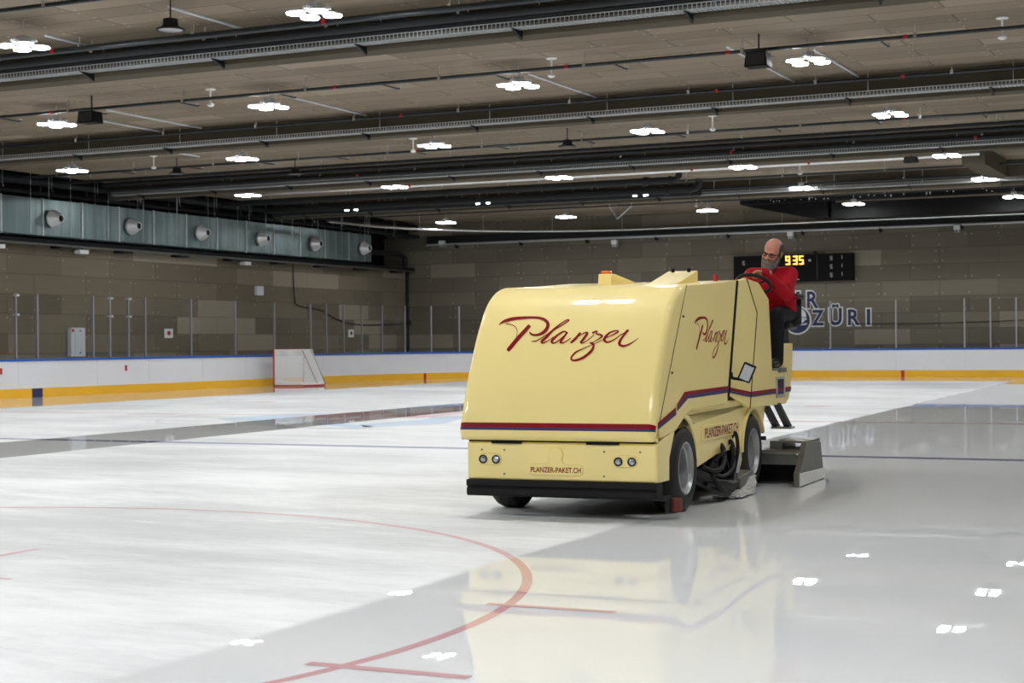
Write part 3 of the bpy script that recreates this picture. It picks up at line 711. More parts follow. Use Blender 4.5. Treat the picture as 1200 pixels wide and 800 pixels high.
# wall boxes
t = thing("wall_cabinet", "tall white cabinet on the left wall behind the glass", "cabinet", (-34.5, 40.56, 1.09))
bm = BM(); box(bm, 0, 0.16, -0.33, 0.33, 0.0, 0.90); obj("body", bm, M_OFFW, t, bevel=0.01)
bm = BM(); box(bm, 0.16, 0.175, -0.16, 0.30, 0.05, 0.85); box(bm, 0.175, 0.18, -0.14, 0.28, 0.42, 0.44); box(bm, 0.175, 0.18, -0.14, 0.28, 0.54, 0.56); obj("door", bm, M_OFFW, t)
bm = BM(); box(bm, 0.16, 0.18, -0.30, -0.22, 0.76, 0.86); obj("red_sticker", bm, M_REDP, t)
bm = BM(); box(bm, 0.175, 0.2, 0.05, 0.09, 0.78, 0.82); box(bm, 0.175, 0.2, 0.05, 0.09, 0.10, 0.14); obj("lock", bm, M_DARK, t)
for y0, y1, z0, z1, lb, mk in ((45.1, 45.55, 1.67, 1.98, "small white sign with red mark on the left wall", M_REDP), (57.1, 57.5, 1.69, 2.0, "small white sign with dark mark near the corner", M_DARK)):
    t = thing("wall_sign", lb, "sign", (-34.5, (y0 + y1) / 2, (z0 + z1) / 2)); w, h = (y1 - y0) / 2, (z1 - z0) / 2
    bm = BM(); box(bm, 0, 0.03, -w, w, -h, h); obj("plate", bm, M_WHITEP, t)
    bm = BM(); box(bm, 0.03, 0.034, -w * 0.35, w * 0.35, -h * 0.4, h * 0.5); box(bm, 0.03, 0.034, -w * 0.5, w * 0.5, -h * 0.1, h * 0.1); obj("symbol", bm, mk, t)
t = thing("wall_box", "plain pale square box high on the left wall", "box", (-34.5, 50.7, 3.41)); bm = BM(); box(bm, 0, 0.12, -0.22, 0.22, -0.17, 0.17); obj("body", bm, M_OFFW, t, bevel=0.01); bm = BM(); box(bm, 0.12, 0.125, -0.2, 0.2, -0.15, 0.15); obj("cover", bm, M_OFFW, t)
for y, lb in ((36.9, "at the left edge"), (40.6, "below the first visible nozzle"), (49.5, "below the middle nozzles")):
    t = thing("wall_spot", "small white fitting under the wall tray " + lb, "lamp", (-34.2, y, 4.3)); bm = BM(); box(bm, -0.1, 0.1, -0.2, 0.2, 0, 0.12); box(bm, -0.3, 0.0, -0.03, 0.03, 0.05, 0.1); obj("housing", bm, M_WHITEP, t); bm = BM(); tube(bm, [(0, 0, 0.1), (0, 0, 0.2)], 0.02, 8); obj("stem", bm, M_DARK, t)

# hanging cables on the wall
bm = BM(); tube(bm, catmull([(-34.45, 53.0, 4.5), (-34.45, 53.1, 3.2), (-34.45, 53.4, 2.9), (-34.45, 55.0, 2.75), (-34.45, 56.2, 2.4), (-34.45, 58.0, 2.2), (-34.45, 61.5, 2.25)], 6), 0.02, 6)
tag(obj("wall_cable", bm, M_DARK), "thin black cable looping down the left wall near the corner", "cable")
bm = BM(); tube(bm, catmull([(-15, 61.97, 2.0), (-12.5, 61.97, 1.98), (-10, 61.97, 2.02), (-7, 61.97, 2.1), (-4, 61.97, 2.05)], 6), 0.012, 6)
tag(obj("wall_cable", bm, M_DARK), "thin dark cable drawn across the back wall on the right", "cable")

# ------------------------------------------------------------------ back wall: scoreboard and painted name
t = thing("scoreboard", "wide black scoreboard with amber digits on the back wall", "scoreboard", (0, 0, 0))
bm = BM(); box(bm, -19.72, -14.98, 61.75, 62.0, 3.66, 4.70); obj("case", bm, simple("scoreboard_black", (0.005, 0.0045, 0.0045, 1), 0.6, spec=0.1), t, bevel=0.02)
bm = BM(); box(bm, -16.40, -16.37, 61.74, 61.76, 3.68, 4.68); obj("panel_joint", bm, M_CHASSIS, t)
SEG = {'9': "abcdfg", '3': "abcdg", '5': "acdfg", '8': "abcdefg", '2': "abdeg", '1': "bc"}
def digit(bm, ch, x, z, w, h, y, th):
    s = {'a': (0, w, h - th, h), 'b': (w - th, w, h / 2, h), 'c': (w - th, w, 0, h / 2), 'd': (0, w, 0, th), 'e': (0, th, 0, h / 2), 'f': (0, th, h / 2, h), 'g': (0, w, h / 2 - th / 2, h / 2 + th / 2)}
    for q in SEG[ch]:
        a, b, c, d = s[q]; box(bm, x + a, x + b, y - 0.006, y, z + c, z + d)
for ch, x in (('9', -17.62), ('3', -17.33), ('5', -17.09)):
    bm = BM(); digit(bm, ch, x, 4.31, 0.175, 0.34, 61.75, 0.048); tag(obj("clock_digit", bm, M_LED, t), "lit amber clock digit")
for ch, x, z, ww, hh, th in [('5', x, z, 0.09, 0.16, 0.03) for x, z in ((-19.35, 4.35), (-15.88, 4.44), (-15.88, 4.12), (-15.88, 3.80))] + [('1', x, z, 0.04, 0.14, 0.02) for x, z in ((-15.45, 4.48), (-15.45, 4.16), (-15.45, 3.84))]:
    bm = BM(); digit(bm, ch, x, z, ww, hh, 61.75, th); obj("unlit_digit", bm, M_DIM, t)
for q in ((-16.72, -16.62, 4.42, 4.50), (-17.2, -17.08, 3.72, 3.76)):
    bm = BM(); box(bm, q[0], q[1], 61.744, 61.75, q[2], q[3]); obj("small_print", bm, M_DIM, t)
bm = BM(); box(bm, -16.52, -16.42, 61.76, 61.9, 4.68, 4.8); obj("antenna_box", bm, M_DARK, t)
t = thing("wall_lettering", "navy wall lettering IR and ZÜRI outlined in white on the back wall", "lettering", (0, 0, 0))
def wl(ch, x0, x1, z0, z1):
    fn1 = lambda x, z: Vector((x, 61.993, z)); fn2 = lambda x, z: Vector((x, 61.986, z)); e = 0.045
    bmw = letters(ch, x0 - e, x1 + e, z0 - e, z1 + e, fn1, 0.07); o = obj("letter_outline", bmw, M_WHITEP, t, 0)
    obj("letter_fill", letters(ch, x0, x1, z0, z1, fn2, 0.03), M_NAVY, o, 0)
wl("I", -17.28, -17.14, 2.63, 3.28); wl("R", -16.86, -16.40, 2.63, 3.28)
wl("Z", -16.69, -16.19, 1.95, 2.56); wl("Ü", -16.0, -15.50, 1.95, 2.77); wl("R", -15.27, -14.80, 1.95, 2.56); wl("I", -14.55, -14.41, 1.95, 2.56)
t = thing("club_sign", "round navy and white club badge beside the letter Z", "badge", (-17.25, 61.9985, 2.17))
def disc(r, y, sx=1.0, sz=1.0, cx=0, cz=0):
    bm = BM(); bm.faces.new([bm.verts.new((cx + r * sx * math.cos(2 * PI * i / 48), y, cz + r * sz * math.sin(2 * PI * i / 48))) for i in range(48)]); return bm
obj("outer_ring", disc(0.56, -0.002), M_WHITEP, t, 0); obj("navy_field", disc(0.50, -0.006), M_NAVY, t, 0)
obj("white_centre", disc(0.34, -0.010, 1.0, 0.9, 0.02, 0.16), M_WHITEP, t, 0)
o = obj("badge_letters", letters("SC", -0.30, 0.42, -0.22, 0.12, lambda x, z: Vector((x, -0.014, z)), 0.06), M_NAVY, t, 0)
obj("badge_letters", letters("SC", -0.26, 0.38, -0.19, 0.09, lambda x, z: Vector((x, -0.018, z)), 0.02), M_WHITEP, t, 0)

# ------------------------------------------------------------------ hockey goal
gx, gy = -30.75, 46.1
G = thing("hockey_goal", "ice hockey goal with red posts and white net by the left boards", "goal", (gx, gy, 0.0))
W, Hh = 1.83, 1.22
for y in (0, W):
    bm = BM(); tube(bm, [(0, y, 0), (0, y, Hh)], 0.035, 10); obj("post", bm, M_REDP, G)
bm = BM(); tube(bm, [(0, -0.03, Hh), (0, W + 0.03, Hh)], 0.032, 10); tag(obj("crossbar", bm, M_REDP, G))
bm = BM(); base = [(0, 0, 0.035)] + [(0.35, -0.03, 0.035), (0.85, 0.1, 0.035), (1.1, 0.45, 0.035), (1.15, W / 2, 0.035), (1.1, W - 0.45, 0.035), (0.85, W - 0.1, 0.035), (0.35, W + 0.03, 0.035), (0, W, 0.035)]
tube(bm, catmull(base, 5), 0.026, 8); obj("base_frame", bm, M_REDP, G)
bm = BM(); tube(bm, catmull([(0, 0, Hh), (0.3, 0.02, Hh), (0.5, 0.35, Hh), (0.52, W / 2, Hh), (0.5, W - 0.35, Hh), (0.3, W - 0.02, Hh), (0, W, Hh)], 5), 0.02, 8); obj("top_frame", bm, M_WHITEP, G)
bm = BM(); tube(bm, [(0.5, W - 0.35, Hh), (1.0, W - 0.2, 0.05)], 0.025, 8); tube(bm, [(0.52, W / 2, Hh), (1.13, W / 2, 0.05)], 0.02, 8); obj("back_stay", bm, M_MACHSTEEL, G)
B0 = catmull(base, 8); T0 = catmull([(0, 0, Hh), (0.2, 0.0, Hh), (0.42, 0.12, Hh), (0.5, 0.4, Hh), (0.52, W / 2, Hh), (0.5, W - 0.4, Hh), (0.42, W - 0.12, Hh), (0.2, W, Hh), (0, W, Hh)], 8)
bm = BM(); n = len(B0)
for i in range(n):
    tube(bm, [B0[i], T0[i]], 0.0070, 4, False)
    if i + 1 < n:
        a, b = Vector(B0[i]).lerp(Vector(B0[i + 1]), 0.5), Vector(T0[i]).lerp(Vector(T0[i + 1]), 0.5); tube(bm, [a, b], 0.0070, 4, False)
for j in range(1, 24):
    f = j / 24; tube(bm, [Vector(B0[i]).lerp(Vector(T0[i]), f) for i in range(n)], 0.0070, 4, False)
for i in range(n // 2): tube(bm, [T0[i], T0[n - 1 - i]], 0.0070, 4, False)
for j in range(1, 24):
    y = W * j / 24; tube(bm, [(0, y, Hh), (0.47, y, Hh)], 0.0070, 4, False)
obj("net", bm, M_NET, G)
bm = BM(); hs = [0.17, 0.15, 0.10, 0.09, 0.10, 0.13, 0.17, 0.17, 0.16]
P = catmull([(*b[:2], h) for b, h in zip(base, hs)], 5); A = []; Bq = []
for x, y, h in P:
    A.append(bm.verts.new((x, y, 0.055))); Bq.append(bm.verts.new((x * 0.93, W / 2 + (y - W / 2) * 0.97, 0.06 + h)))
for i in range(len(P) - 1): bm.faces.new([A[i], A[i + 1], Bq[i + 1], Bq[i]])
bmesh.ops.solidify(bm, geom=bm.faces[:], thickness=0.02)
obj("skirt_pad", bm, M_WHITEP, G)

# ================================================================== the ice resurfacer (s = right, b = back, z = up)
TH = math.radians(2.65)
MACH = (-4.355, 12.332, 0.0)
RES = thing("ice_resurfacer", "cream ice resurfacing machine with crimson lettering driving on the ice", "ice resurfacer", MACH, TH)
def part(name, bm, mat, smooth=30, bevel=0, label=None, parent=None, seg=2):
    o = obj(name, bm, mat, parent or RES, smooth, bevel, seg)
    if label: o["label"] = label
    return o
SL, SR = -1.61, 0.0           # hood width
PROF = [(-0.690, 0.600), (-0.735, 0.603), (-0.768, 0.614), (-0.790, 0.640), (-0.797, 0.675), (-0.790, 0.715), (-0.730, 0.88), (-0.655, 1.06), (-0.58, 1.205), (-0.49, 1.37), (-0.415, 1.485), (-0.325, 1.605), (-0.24, 1.69), (-0.16, 1.745), (-0.06, 1.792), (0.05, 1.818), (0.095, 1.823)]
PR = catmull(PROF, 3)
def prof_at(z):
    lo = 12
    for i in range(lo, len(PR) - 1):
        if PR[i][1] <= z <= PR[i + 1][1]:
            f = (z - PR[i][1]) / max(1e-9, PR[i + 1][1] - PR[i][1]); b = PR[i][0] + f * (PR[i + 1][0] - PR[i][0])
            d = Vector((PR[i + 1][0] - PR[i][0], PR[i + 1][1] - PR[i][1])).normalized(); return b, Vector((-d.y, d.x))
    return PR[-1][0], Vector((0, 1))
RND = 0.055
def push(s):
    e = min(s - SL, SR - s)
    if e >= RND: return 0.0
    return RND - math.sqrt(max(0.0, RND * RND - (RND - e) ** 2))
def hood_pt(s, z, off=0.002):
    b, n = prof_at(z); q = off - push(s)
    return Vector((s, b + n.x * q, z + n.y * q))
cols = [RND * (1 - math.cos(PI / 2 * i / 8)) for i in range(9)]
scol = [SL + c for c in cols] + [SL + 0.3 + 0.05 * i for i in range(0, 21)] + [SR - c for c in reversed(cols)]
bm = BM(); G2 = []
for s in scol:
    row = []
    for i, (b, z) in enumerate(PR):
        a, c = PR[max(i - 1, 0)], PR[min(i + 1, len(PR) - 1)]; d = Vector((c[0] - a[0], c[1] - a[1])).normalized(); n = Vector((-d.y, d.x))
        q = -push(s) * (1.0 if i > 3 else 0.6)
        row.append(bm.verts.new((s, b + n.x * q, z + n.y * q)))
    G2.append(row)
for i in range(len(scol) - 1):
    for j in range(len(PR) - 1): bm.faces.new([G2[i][j], G2[i + 1][j], G2[i + 1][j + 1], G2[i][j + 1]])
def seam_b(z): return -0.67 + 0.765 * (z - 0.737) / 1.093
for idx, s in ((0, SL), (-1, SR)):
    prev = None
    for j, (b, z) in enumerate(PR):
        v = bm.verts.new((s, max(seam_b(z), G2[idx][j].co.y + 0.004), min(z, G2[idx][j].co.z + 0.03)))
        if prev is not None: bm.faces.new([G2[idx][j - 1], G2[idx][j], v, prev])
        prev = v
bmesh.ops.recalc_face_normals(bm, faces=bm.faces)
HOOD = part("hood", bm, M_CREAM, 50)
# lettering on the hood
def hood_script(x, y): return hood_pt(0.001142 * x + 0.000246 * y - 1.561228, -0.000012 * x - 0.001067 * y + 1.680709, 0.003)
part("hood_lettering", brush(hood_script), M_CRIMSON, 0, 0, "crimson brush lettering Planzer", HOOD)
def hood_band(z0, z1):
    bm = BM(); A = []; B = []
    for s in scol:
        A.append(bm.verts.new(hood_pt(s, z0, 0.0025))); B.append(bm.verts.new(hood_pt(s, z1, 0.0025)))
    for i in range(len(A) - 1): bm.faces.new([A[i], A[i + 1], B[i + 1], B[i]])
    bmesh.ops.recalc_face_normals(bm, faces=bm.faces); return bm
part("hood_stripe", hood_band(0.706, 0.742), M_CRIMSON, 50, 0, "crimson stripe", HOOD)
part("hood_stripe", hood_band(0.686, 0.706), M_STRIPEBLUE, 50, 0, "slate blue stripe", HOOD)

# snow tank body behind the hood
bm = BM()
prism(bm, [(-0.60, 0.625), (-0.655, 0.70), (-0.66, 0.74), (0.10, 1.815), (1.63, 1.902), (1.305, 0.905), (1.30, 0.835), (1.22, 0.815), (0.22, 0.805), (0.06, 0.775), (-0.22, 0.665)], -1.60, -0.0, side)
TANK = part("snow_tank", bm, M_CREAM, 30, 0.012)
def poly_s(pts, s=0.003):
    bm = BM(); bm.faces.new([bm.verts.new((s, b, z)) for b, z in pts]); bmesh.ops.recalc_face_normals(bm, faces=bm.faces); return bm
bm = poly_s([(-0.70, 0.748), (-0.227, 0.849), (-0.227, 0.823), (-0.70, 0.717)]); part("side_stripe", bm, M_CRIMSON, 0, 0, "crimson stripe", TANK)
bm = poly_s([(-0.70, 0.717), (-0.227, 0.823), (-0.227, 0.789), (-0.70, 0.697)]); part("side_stripe", bm, M_STRIPEBLUE, 0, 0, "slate blue stripe", TANK)
bm = BM(); 
for q in ([(-0.204, 0.868), (0.006, 0.962), (0.05, 0.935), (-0.204, 0.838)], [(0.006, 0.962), (1.325, 0.974), (1.318, 0.946), (0.05, 0.935)]):
    bm.faces.new([bm.verts.new((0.003, b, z)) for b, z in q])
part("side_stripe", bm, M_CRIMSON, 0, 0, "crimson stripe", TANK)
bm = BM()
for q in ([(-0.204, 0.838), (0.05, 0.935), (0.099, 0.906), (-0.204, 0.814)], [(0.05, 0.935), (1.318, 0.946), (1.310, 0.915), (0.099, 0.906)]):
    bm.faces.new([bm.verts.new((0.003, b, z)) for b, z in q])
part("side_stripe", bm, M_STRIPEBLUE, 0, 0, "slate blue stripe", TANK)
part("side_lettering", brush(lambda x, y: Vector((0.003, 0.001031 * x - 0.000149 * y + 0.23343, 0.000001 * x - 0.001046 * y + 1.667915))), M_CRIMSON, 0, 0, "crimson brush lettering Planzer on the flank", TANK)
bm = BM(); tube(bm, [(0.0, -0.655, 0.74), (0.0, 0.10, 1.815)], 0.0028, 6); part("tank_seam", bm, M_CHASSIS, parent=TANK)
bm = BM()
for b, z in ((-0.02, 1.56), (-0.33, 1.12)): ball(bm, (0.004, b, z), 0.010, 8)
part("bolt", bm, M_CHASSIS, parent=TANK)
# ramps on the tank roof
bm = BM(); prism(bm, [(0.30, 1.815), (0.98, 1.965), (1.0, 1.965), (1.0, 1.86)], -0.43, -0.17, side); FIN = part("roof_ramp", bm, M_CREAM, 30, 0.006)
bm = BM(); 
for s in (-0.37, -0.23): tube(bm, [(s, 0.93, 1.95), (s, 0.93, 1.985)], 0.016, 8)
part("cap", bm, M_DARK, parent=FIN)
bm = BM(); prism(bm, [(0.60, 1.84), (0.62, 1.942), (0.72, 1.942), (1.40, 1.875), (1.40, 1.86)], -0.935, -0.815, side); FIN2 = part("roof_ramp", bm, M_CREAM, 30, 0.006)
bm = BM(); box(bm, -0.915, -0.845, 0.63, 0.71, 1.94, 1.968); part("beacon", bm, M_ORANGE, 30, 0.006, "orange beacon", FIN2)
bm = BM(); tube(bm, [(-0.1, 1.3, 1.87), (-0.1, 1.3, 1.94)], 0.018, 12); part("warning_light", bm, M_REDP, 30, 0, "small red warning light")

# front apron
bm = BM(); box(bm, -1.565, 0.0, -0.728, -0.60, 0.292, 0.590)
APR = part("front_apron", bm, M_CREAM, 30, 0.018)
def relief(pts, y=-0.738, t=0.016):
    bm = BM(); prism(bm, pts, y, y + t, front); return bm
def rrect(x0, x1, z0, z1, r, n=6):
    out = []
    for cx, cz, a0 in ((x1 - r, z1 - r, 0), (x0 + r, z1 - r, 90), (x0 + r, z0 + r, 180), (x1 - r, z0 + r, 270)):
        for i in range(n + 1): a = math.radians(a0 + 90 * i / n); out.append((cx + r * math.cos(a), cz + r * math.sin(a)))
    return out
key = [p for p in rrect(-1.04, -0.585, 0.337, 0.423, 0.042)]
kpoly = []
for p in rrect(-1.04, -0.585, 0.337, 0.423, 0.042):
    kpoly.append(p)
dome = [(-0.815 + 0.062 * math.cos(math.radians(a)), 0.495 + 0.062 * math.sin(math.radians(a))) for a in range(-35, 216, 10)]
neck = [(-0.735, 0.423), (-0.755, 0.44)] + dome + [(-0.875, 0.44), (-0.895, 0.423)]
i0 = 7  # after the upper right corner
kpoly = rrect(-1.04, -0.585, 0.337, 0.423, 0.042); kpoly = kpoly[:7] + neck + kpoly[7:]
part("plate_relief", relief(kpoly), M_CREAM, 30, 0.004, parent=APR)
for x0, x1 in ((-1.462, -1.268), (-0.345, -0.150)):
    part("lamp_relief", relief(rrect(x0, x1, 0.41, 0.50, 0.043)), M_CREAM, 30, 0.004, parent=APR)
for s in (-1.422, -1.312, -0.302, -0.193):
    bm = BM(); lathe(bm, [(0.034, 0.0), (0.034, 0.010), (0.027, 0.012), (0.024, 0.004), (0.0, 0.004)], (0, -1, 0), (s, -0.737, 0.453), 24); h = part("headlight", bm, M_DARK, 30, 0, None, APR)
    bm = BM(); lathe(bm, [(0.025, 0.006), (0.016, 0.012), (0.0, 0.014)], (0, -1, 0), (s, -0.737, 0.453), 20); part("headlight_lens", bm, M_LENS, 30, 0, "clear headlight lens")
bm = BM()
for s, z in ((-1.438, 0.527), (-1.246, 0.527), (-1.248, 0.34), (-0.418, 0.527), (-0.42, 0.338), (-0.13, 0.527)): ball(bm, (s, -0.730, z), 0.008, 8)
part("bolt", bm, M_MACHSTEEL, parent=APR)
part("plate_lettering", letters("PLANZER-PAKET.CH", -1.02, -0.605, 0.358, 0.400, lambda x, z: Vector((x, -0.7392, z)), 0.02), M_CRIMSON, 0, 0, "crimson lettering PLANZER-PAKET.CH", APR)
bm = BM(); 
for a, b in ((-1.35, -1.10), (-0.56, -0.30)): box(bm, a, b, -0.742, -0.70, 0.578, 0.592)
part("hinge_slot_shade", bm, M_DARK)  # black boxes stand in for the shade in the hinge slots
bm = BM(); box(bm, -1.56, -0.03, -0.70, -0.58, 0.570, 0.604); part("hood_gap_shade", bm, M_DARK)  # dark strip stands in for the shade of the gap under the hood
# bumper
bm = BM(); prism(bm, [(-0.60, 0.165), (-0.735, 0.165), (-0.748, 0.185), (-0.748, 0.222), (-0.735, 0.232), (-0.735, 0.238), (-0.752, 0.248), (-0.752, 0.292), (-0.60, 0.292)], -1.565, 0.004, side)
part("bumper", bm, M_DARK, 30, 0.004)
# lower flanks with wheel arches
FW, RW, WR = 0.13, 2.29, 0.345
AF, ARR = 0.0, 2.26
def arc(cx, cz, r, a0, a1, n=20): return [(cx + r * math.cos(math.radians(a0 + (a1 - a0) * i / n)), cz + r * math.sin(math.radians(a0 + (a1 - a0) * i / n))) for i in range(n + 1)]
AR = 0.415
flank = [(-0.66, 0.292), (-0.66, 0.60), (-0.24, 0.672), (0.04, 0.79), (1.5, 0.84), (2.76, 0.80), (2.70, 0.62)]
flank += arc(ARR, WR, 0.385, 25, 188) + [(1.83, 0.235), (1.76, 0.235), (1.74, 0.415), (1.04, 0.395), (0.60, 0.345)] + arc(AF, WR, AR, -3, 188)
for s0, s1, nm in ((-0.032, -0.075, "near"), (-1.568, -1.525, "far")):
    bm = BM(); prism(bm, flank, s0, s1, side)
    F = part("flank_panel", bm, M_CREAM, 30, 0.006)
    for c, r in ((AF, AR), (ARR, 0.385)):
        bm = BM(); a0, a1 = (5, 170) if c == AF else (22, 178)
        ring2 = arc(c, WR, r - 0.004, a0, a1, 24) + list(reversed(arc(c, WR, r + 0.042, a0, a1, 24)))
        so, si = (-0.012, -0.10) if nm == "near" else (-1.588, -1.50)
        prism(bm, ring2, si, so, side); part("wheel_arch", bm, M_CREAM, 40, 0.012, None, F)
    if nm == "near":
        bm = BM(); prism(bm, [(0.56, 0.535), (1.75, 0.535), (1.73, 0.665), (0.58, 0.665)], -0.032, -0.018, side); pl = part("name_plate", bm, M_CREAM, 30, 0.006, None, F)
        part("flank_lettering", letters("PLANZER-PAKET.CH", 0.64, 1.70, 0.555, 0.640, lambda x, z: Vector((-0.0155, x, z)), 0.008), M_CRIMSON, 0, 0, "crimson lettering PLANZER-PAKET.CH", F)
        bm = BM(); prism(bm, [(-0.66, 0.292), (-0.66, 0.60), (-0.24, 0.672), (-0.26, 0.66), (-0.40, 0.46), (-0.405, 0.292)], -0.06, -0.002, side); part("corner_cover", bm, M_CREAM, 30, 0.012, None, F)
# chassis
bm = BM(); box(bm, -1.28, -0.29, -0.58, 3.1, 0.24, 0.60); box(bm, -1.50, -0.10, -0.55, 1.30, 0.60, 0.80); box(bm, -1.50, -0.10, 1.2, 2.7, 0.60, 0.76); box(bm, -1.3, -0.27, FW - 0.05, FW + 0.05, 0.3, 0.4); box(bm, -1.3, -0.27, RW - 0.05, RW + 0.05, 0.3, 0.4)
box(bm, -1.3, -0.20, 0.65, 1.65, 0.20, 0.62); box(bm, -1.58, -0.05, 1.25, 1.75, 0.86, 1.88)  # last box is a dark filler that blackens the gap behind the tank
part("chassis", bm, M_CHASSIS)
# wheels
def wheel(s_out, b, flip):
    ax = (1, 0, 0) if not flip else (-1, 0, 0); c = (s_out, b, WR); w = 0.235
    bm = BM(); lathe(bm, [(0.208, -0.01), (0.225, -0.004), (0.27, 0.0), (0.315, -0.012), (0.334, -0.032), (0.344, -0.055), (0.345, -0.10), (0.345, -w + 0.055), (0.338, -w + 0.03), (0.30, -w), (0.208, -w + 0.01)], ax, c, 56)
    T = part("tyre", bm, M_RUBBER, 35)
    bm = BM()
    for k in (-0.085, -0.118, -0.15): lathe(bm, [(0.3465, k - 0.006), (0.3465, k + 0.006), (0.344, k + 0.007), (0.344, k - 0.007), (0.3465, k - 0.006)], ax, c, 56)
    part("tread_rib", bm, M_RUBBER, 35, 0, None, T)
    bm = BM(); lathe(bm, [(0.210, -0.03), (0.212, -0.008), (0.203, -0.004), (0.196, -0.012), (0.186, -0.045), (0.172, -0.055), (0.164, -0.125), (0.125, -0.132), (0.118, -0.14), (0.0, -0.14)], ax, c, 48)
    Rm = part("rim", bm, M_RIM, 30)
    bm = BM(); lathe(bm, [(0.085, -0.14), (0.085, -0.095), (0.066, -0.078), (0.0, -0.074)], ax, c, 28); part("hub_cap", bm, M_CHASSIS, 30, 0, None, Rm)
    bm = BM()
    sg = ax[0]
    for i in range(8):
        a = 2 * PI * i / 8; p = Vector((s_out - sg * 0.138, b + 0.104 * math.cos(a), WR + 0.104 * math.sin(a))); tube(bm, [p, p + Vector((sg * 0.016, 0, 0))], 0.009, 6)
    part("wheel_nut", bm, M_STEEL, 30, 0, None, Rm)
for so, fl in ((-0.02, False), (-1.58, True)):
    for b in (FW, RW): wheel(so - (0.045 if fl and b == FW else 0), b - (0.05 if fl and b == FW else 0), fl)
# operator console and cab side
bm = BM(); prism(bm, [(1.77, 1.905), (2.33, 1.898), (2.70, 1.76), (2.82, 1.09), (2.82, 0.76), (2.0, 0.76), (1.46, 0.90)], -1.575, -0.025, side); CON = part("operator_console", bm, M_CREAM, 30, 0.012)
gt, gb, ct, cm, cb = (-0.02, 1.765, 1.908), (-0.02, 1.41, 0.895), (0.02, 1.90, 1.925), (0.02, 2.262, 1.622), (0.02, 1.975, 0.757)
def skin(pts, th=0.03):
    bm = BM(); a = [bm.verts.new(p) for p in pts]; b = [bm.verts.new((p[0] - th, p[1] + 0.004, p[2])) for p in pts]; n = len(pts)
    bm.faces.new(a); bm.faces.new(list(reversed(b)))
    for i in range(n): bm.faces.new([a[i], b[i], b[(i + 1) % n], a[(i + 1) % n]])
    bmesh.ops.recalc_face_normals(bm, faces=bm.faces); return bm
FAC = part("cab_corner_panel", skin([gt, ct, cm, cb, gb]), M_CREAM, 20, 0.006)
q = 0.02
CABP = part("cab_side_panel", skin([ct, (q, 2.335, 1.902), (q, 2.72, 1.759), (q, 2.83, 1.09), (q, 3.29, 1.088), (q, 3.29, 1.27), (q, 3.36, 1.337), (q, 3.69, 1.336), (q, 3.66, 1.1), (q, 3.56, 0.86), (q, 3.50, 0.79), (q, 3.37, 0.742), cb, cm], 0.04), M_CREAM, 20, 0.008)
bm = BM(); tube(bm, [(-0.012, 1.70, 1.898), (-0.012, 1.365, 0.885)], 0.012, 8); part("tank_gap_shade", bm, M_DARK)  # dark tube drawn in as the shade of the gap behind the tank
bm = BM(); tube(bm, [(ct[0] + .002, *ct[1:]), (cm[0] + .002, *cm[1:]), (cb[0] + .002, *cb[1:])], 0.0045, 6); part("panel_gap", bm, M_DARK, parent=CABP)
def band3(pts):
    bm = BM(); n = len(pts)
    for i in range(n - 1):
        (s0, b0, t0, u0), (s1, b1, t1, u1) = pts[i], pts[i + 1]
        bm.faces.new([bm.verts.new((s0, b0, t0)), bm.verts.new((s1, b1, t1)), bm.verts.new((s1, b1, u1)), bm.verts.new((s0, b0, u0))])
    return bm
e = 0.0045
part("side_stripe", band3([(-0.02 + e, 1.43, 0.957, 0.930), (0.02 + e, 1.995, 0.902, 0.872)]), M_CRIMSON, 0, 0, "crimson stripe", FAC)
part("side_stripe", band3([(-0.02 + e, 1.42, 0.930, 0.909), (0.02 + e, 1.988, 0.872, 0.853)]), M_STRIPEBLUE, 0, 0, "slate blue stripe", FAC)
part("side_stripe", band3([(q + e, 2.01, 0.902, 0.872), (q + e, 3.585, 0.907, 0.879)]), M_CRIMSON, 0, 0, "crimson stripe", CABP)
part("side_stripe", band3([(q + e, 2.00, 0.872, 0.853), (q + e, 3.57, 0.879, 0.858)]), M_STRIPEBLUE, 0, 0, "slate blue stripe", CABP)
bm = BM(); prism(bm, [(2.80, 0.76), (3.36, 0.75), (3.54, 0.86), (3.62, 1.075), (2.80, 1.075)], -1.575, -0.02, side); part("platform_base", bm, M_CREAM, 30, 0.01)
bm = BM(); box(bm, -0.75, 0.03, 2.84, 3.29, 1.075, 1.10); box(bm, 0.0, 0.035, 3.06, 3.36, 1.055, 1.10); part("foot_plate", bm, M_MACHSTEEL, 30, 0.003)
bm = BM(); prism(bm, [(3.30, 1.07), (3.30, 1.27), (3.37, 1.332), (3.68, 1.332), (3.61, 1.07)], -1.5, -0.02, side); part("seat_base", bm, M_CREAM, 30, 0.012)
# vent with dark slot
bm = BM(); 
for a, b, c, d in ((2.96, 3.31, 0.99, 1.012), (2.96, 3.31, 0.815, 0.845), (2.96, 3.0, 0.815, 1.012), (3.27, 3.31, 0.815, 1.012)): box(bm, 0.018, 0.030, a, b, c, d)
V = part("latch_frame", bm, M_GALV, parent=CABP)
bm = BM(); box(bm, 0.018, 0.024, 2.995, 3.275, 0.84, 0.992); part("latch_recess", bm, M_DARK, parent=CABP)
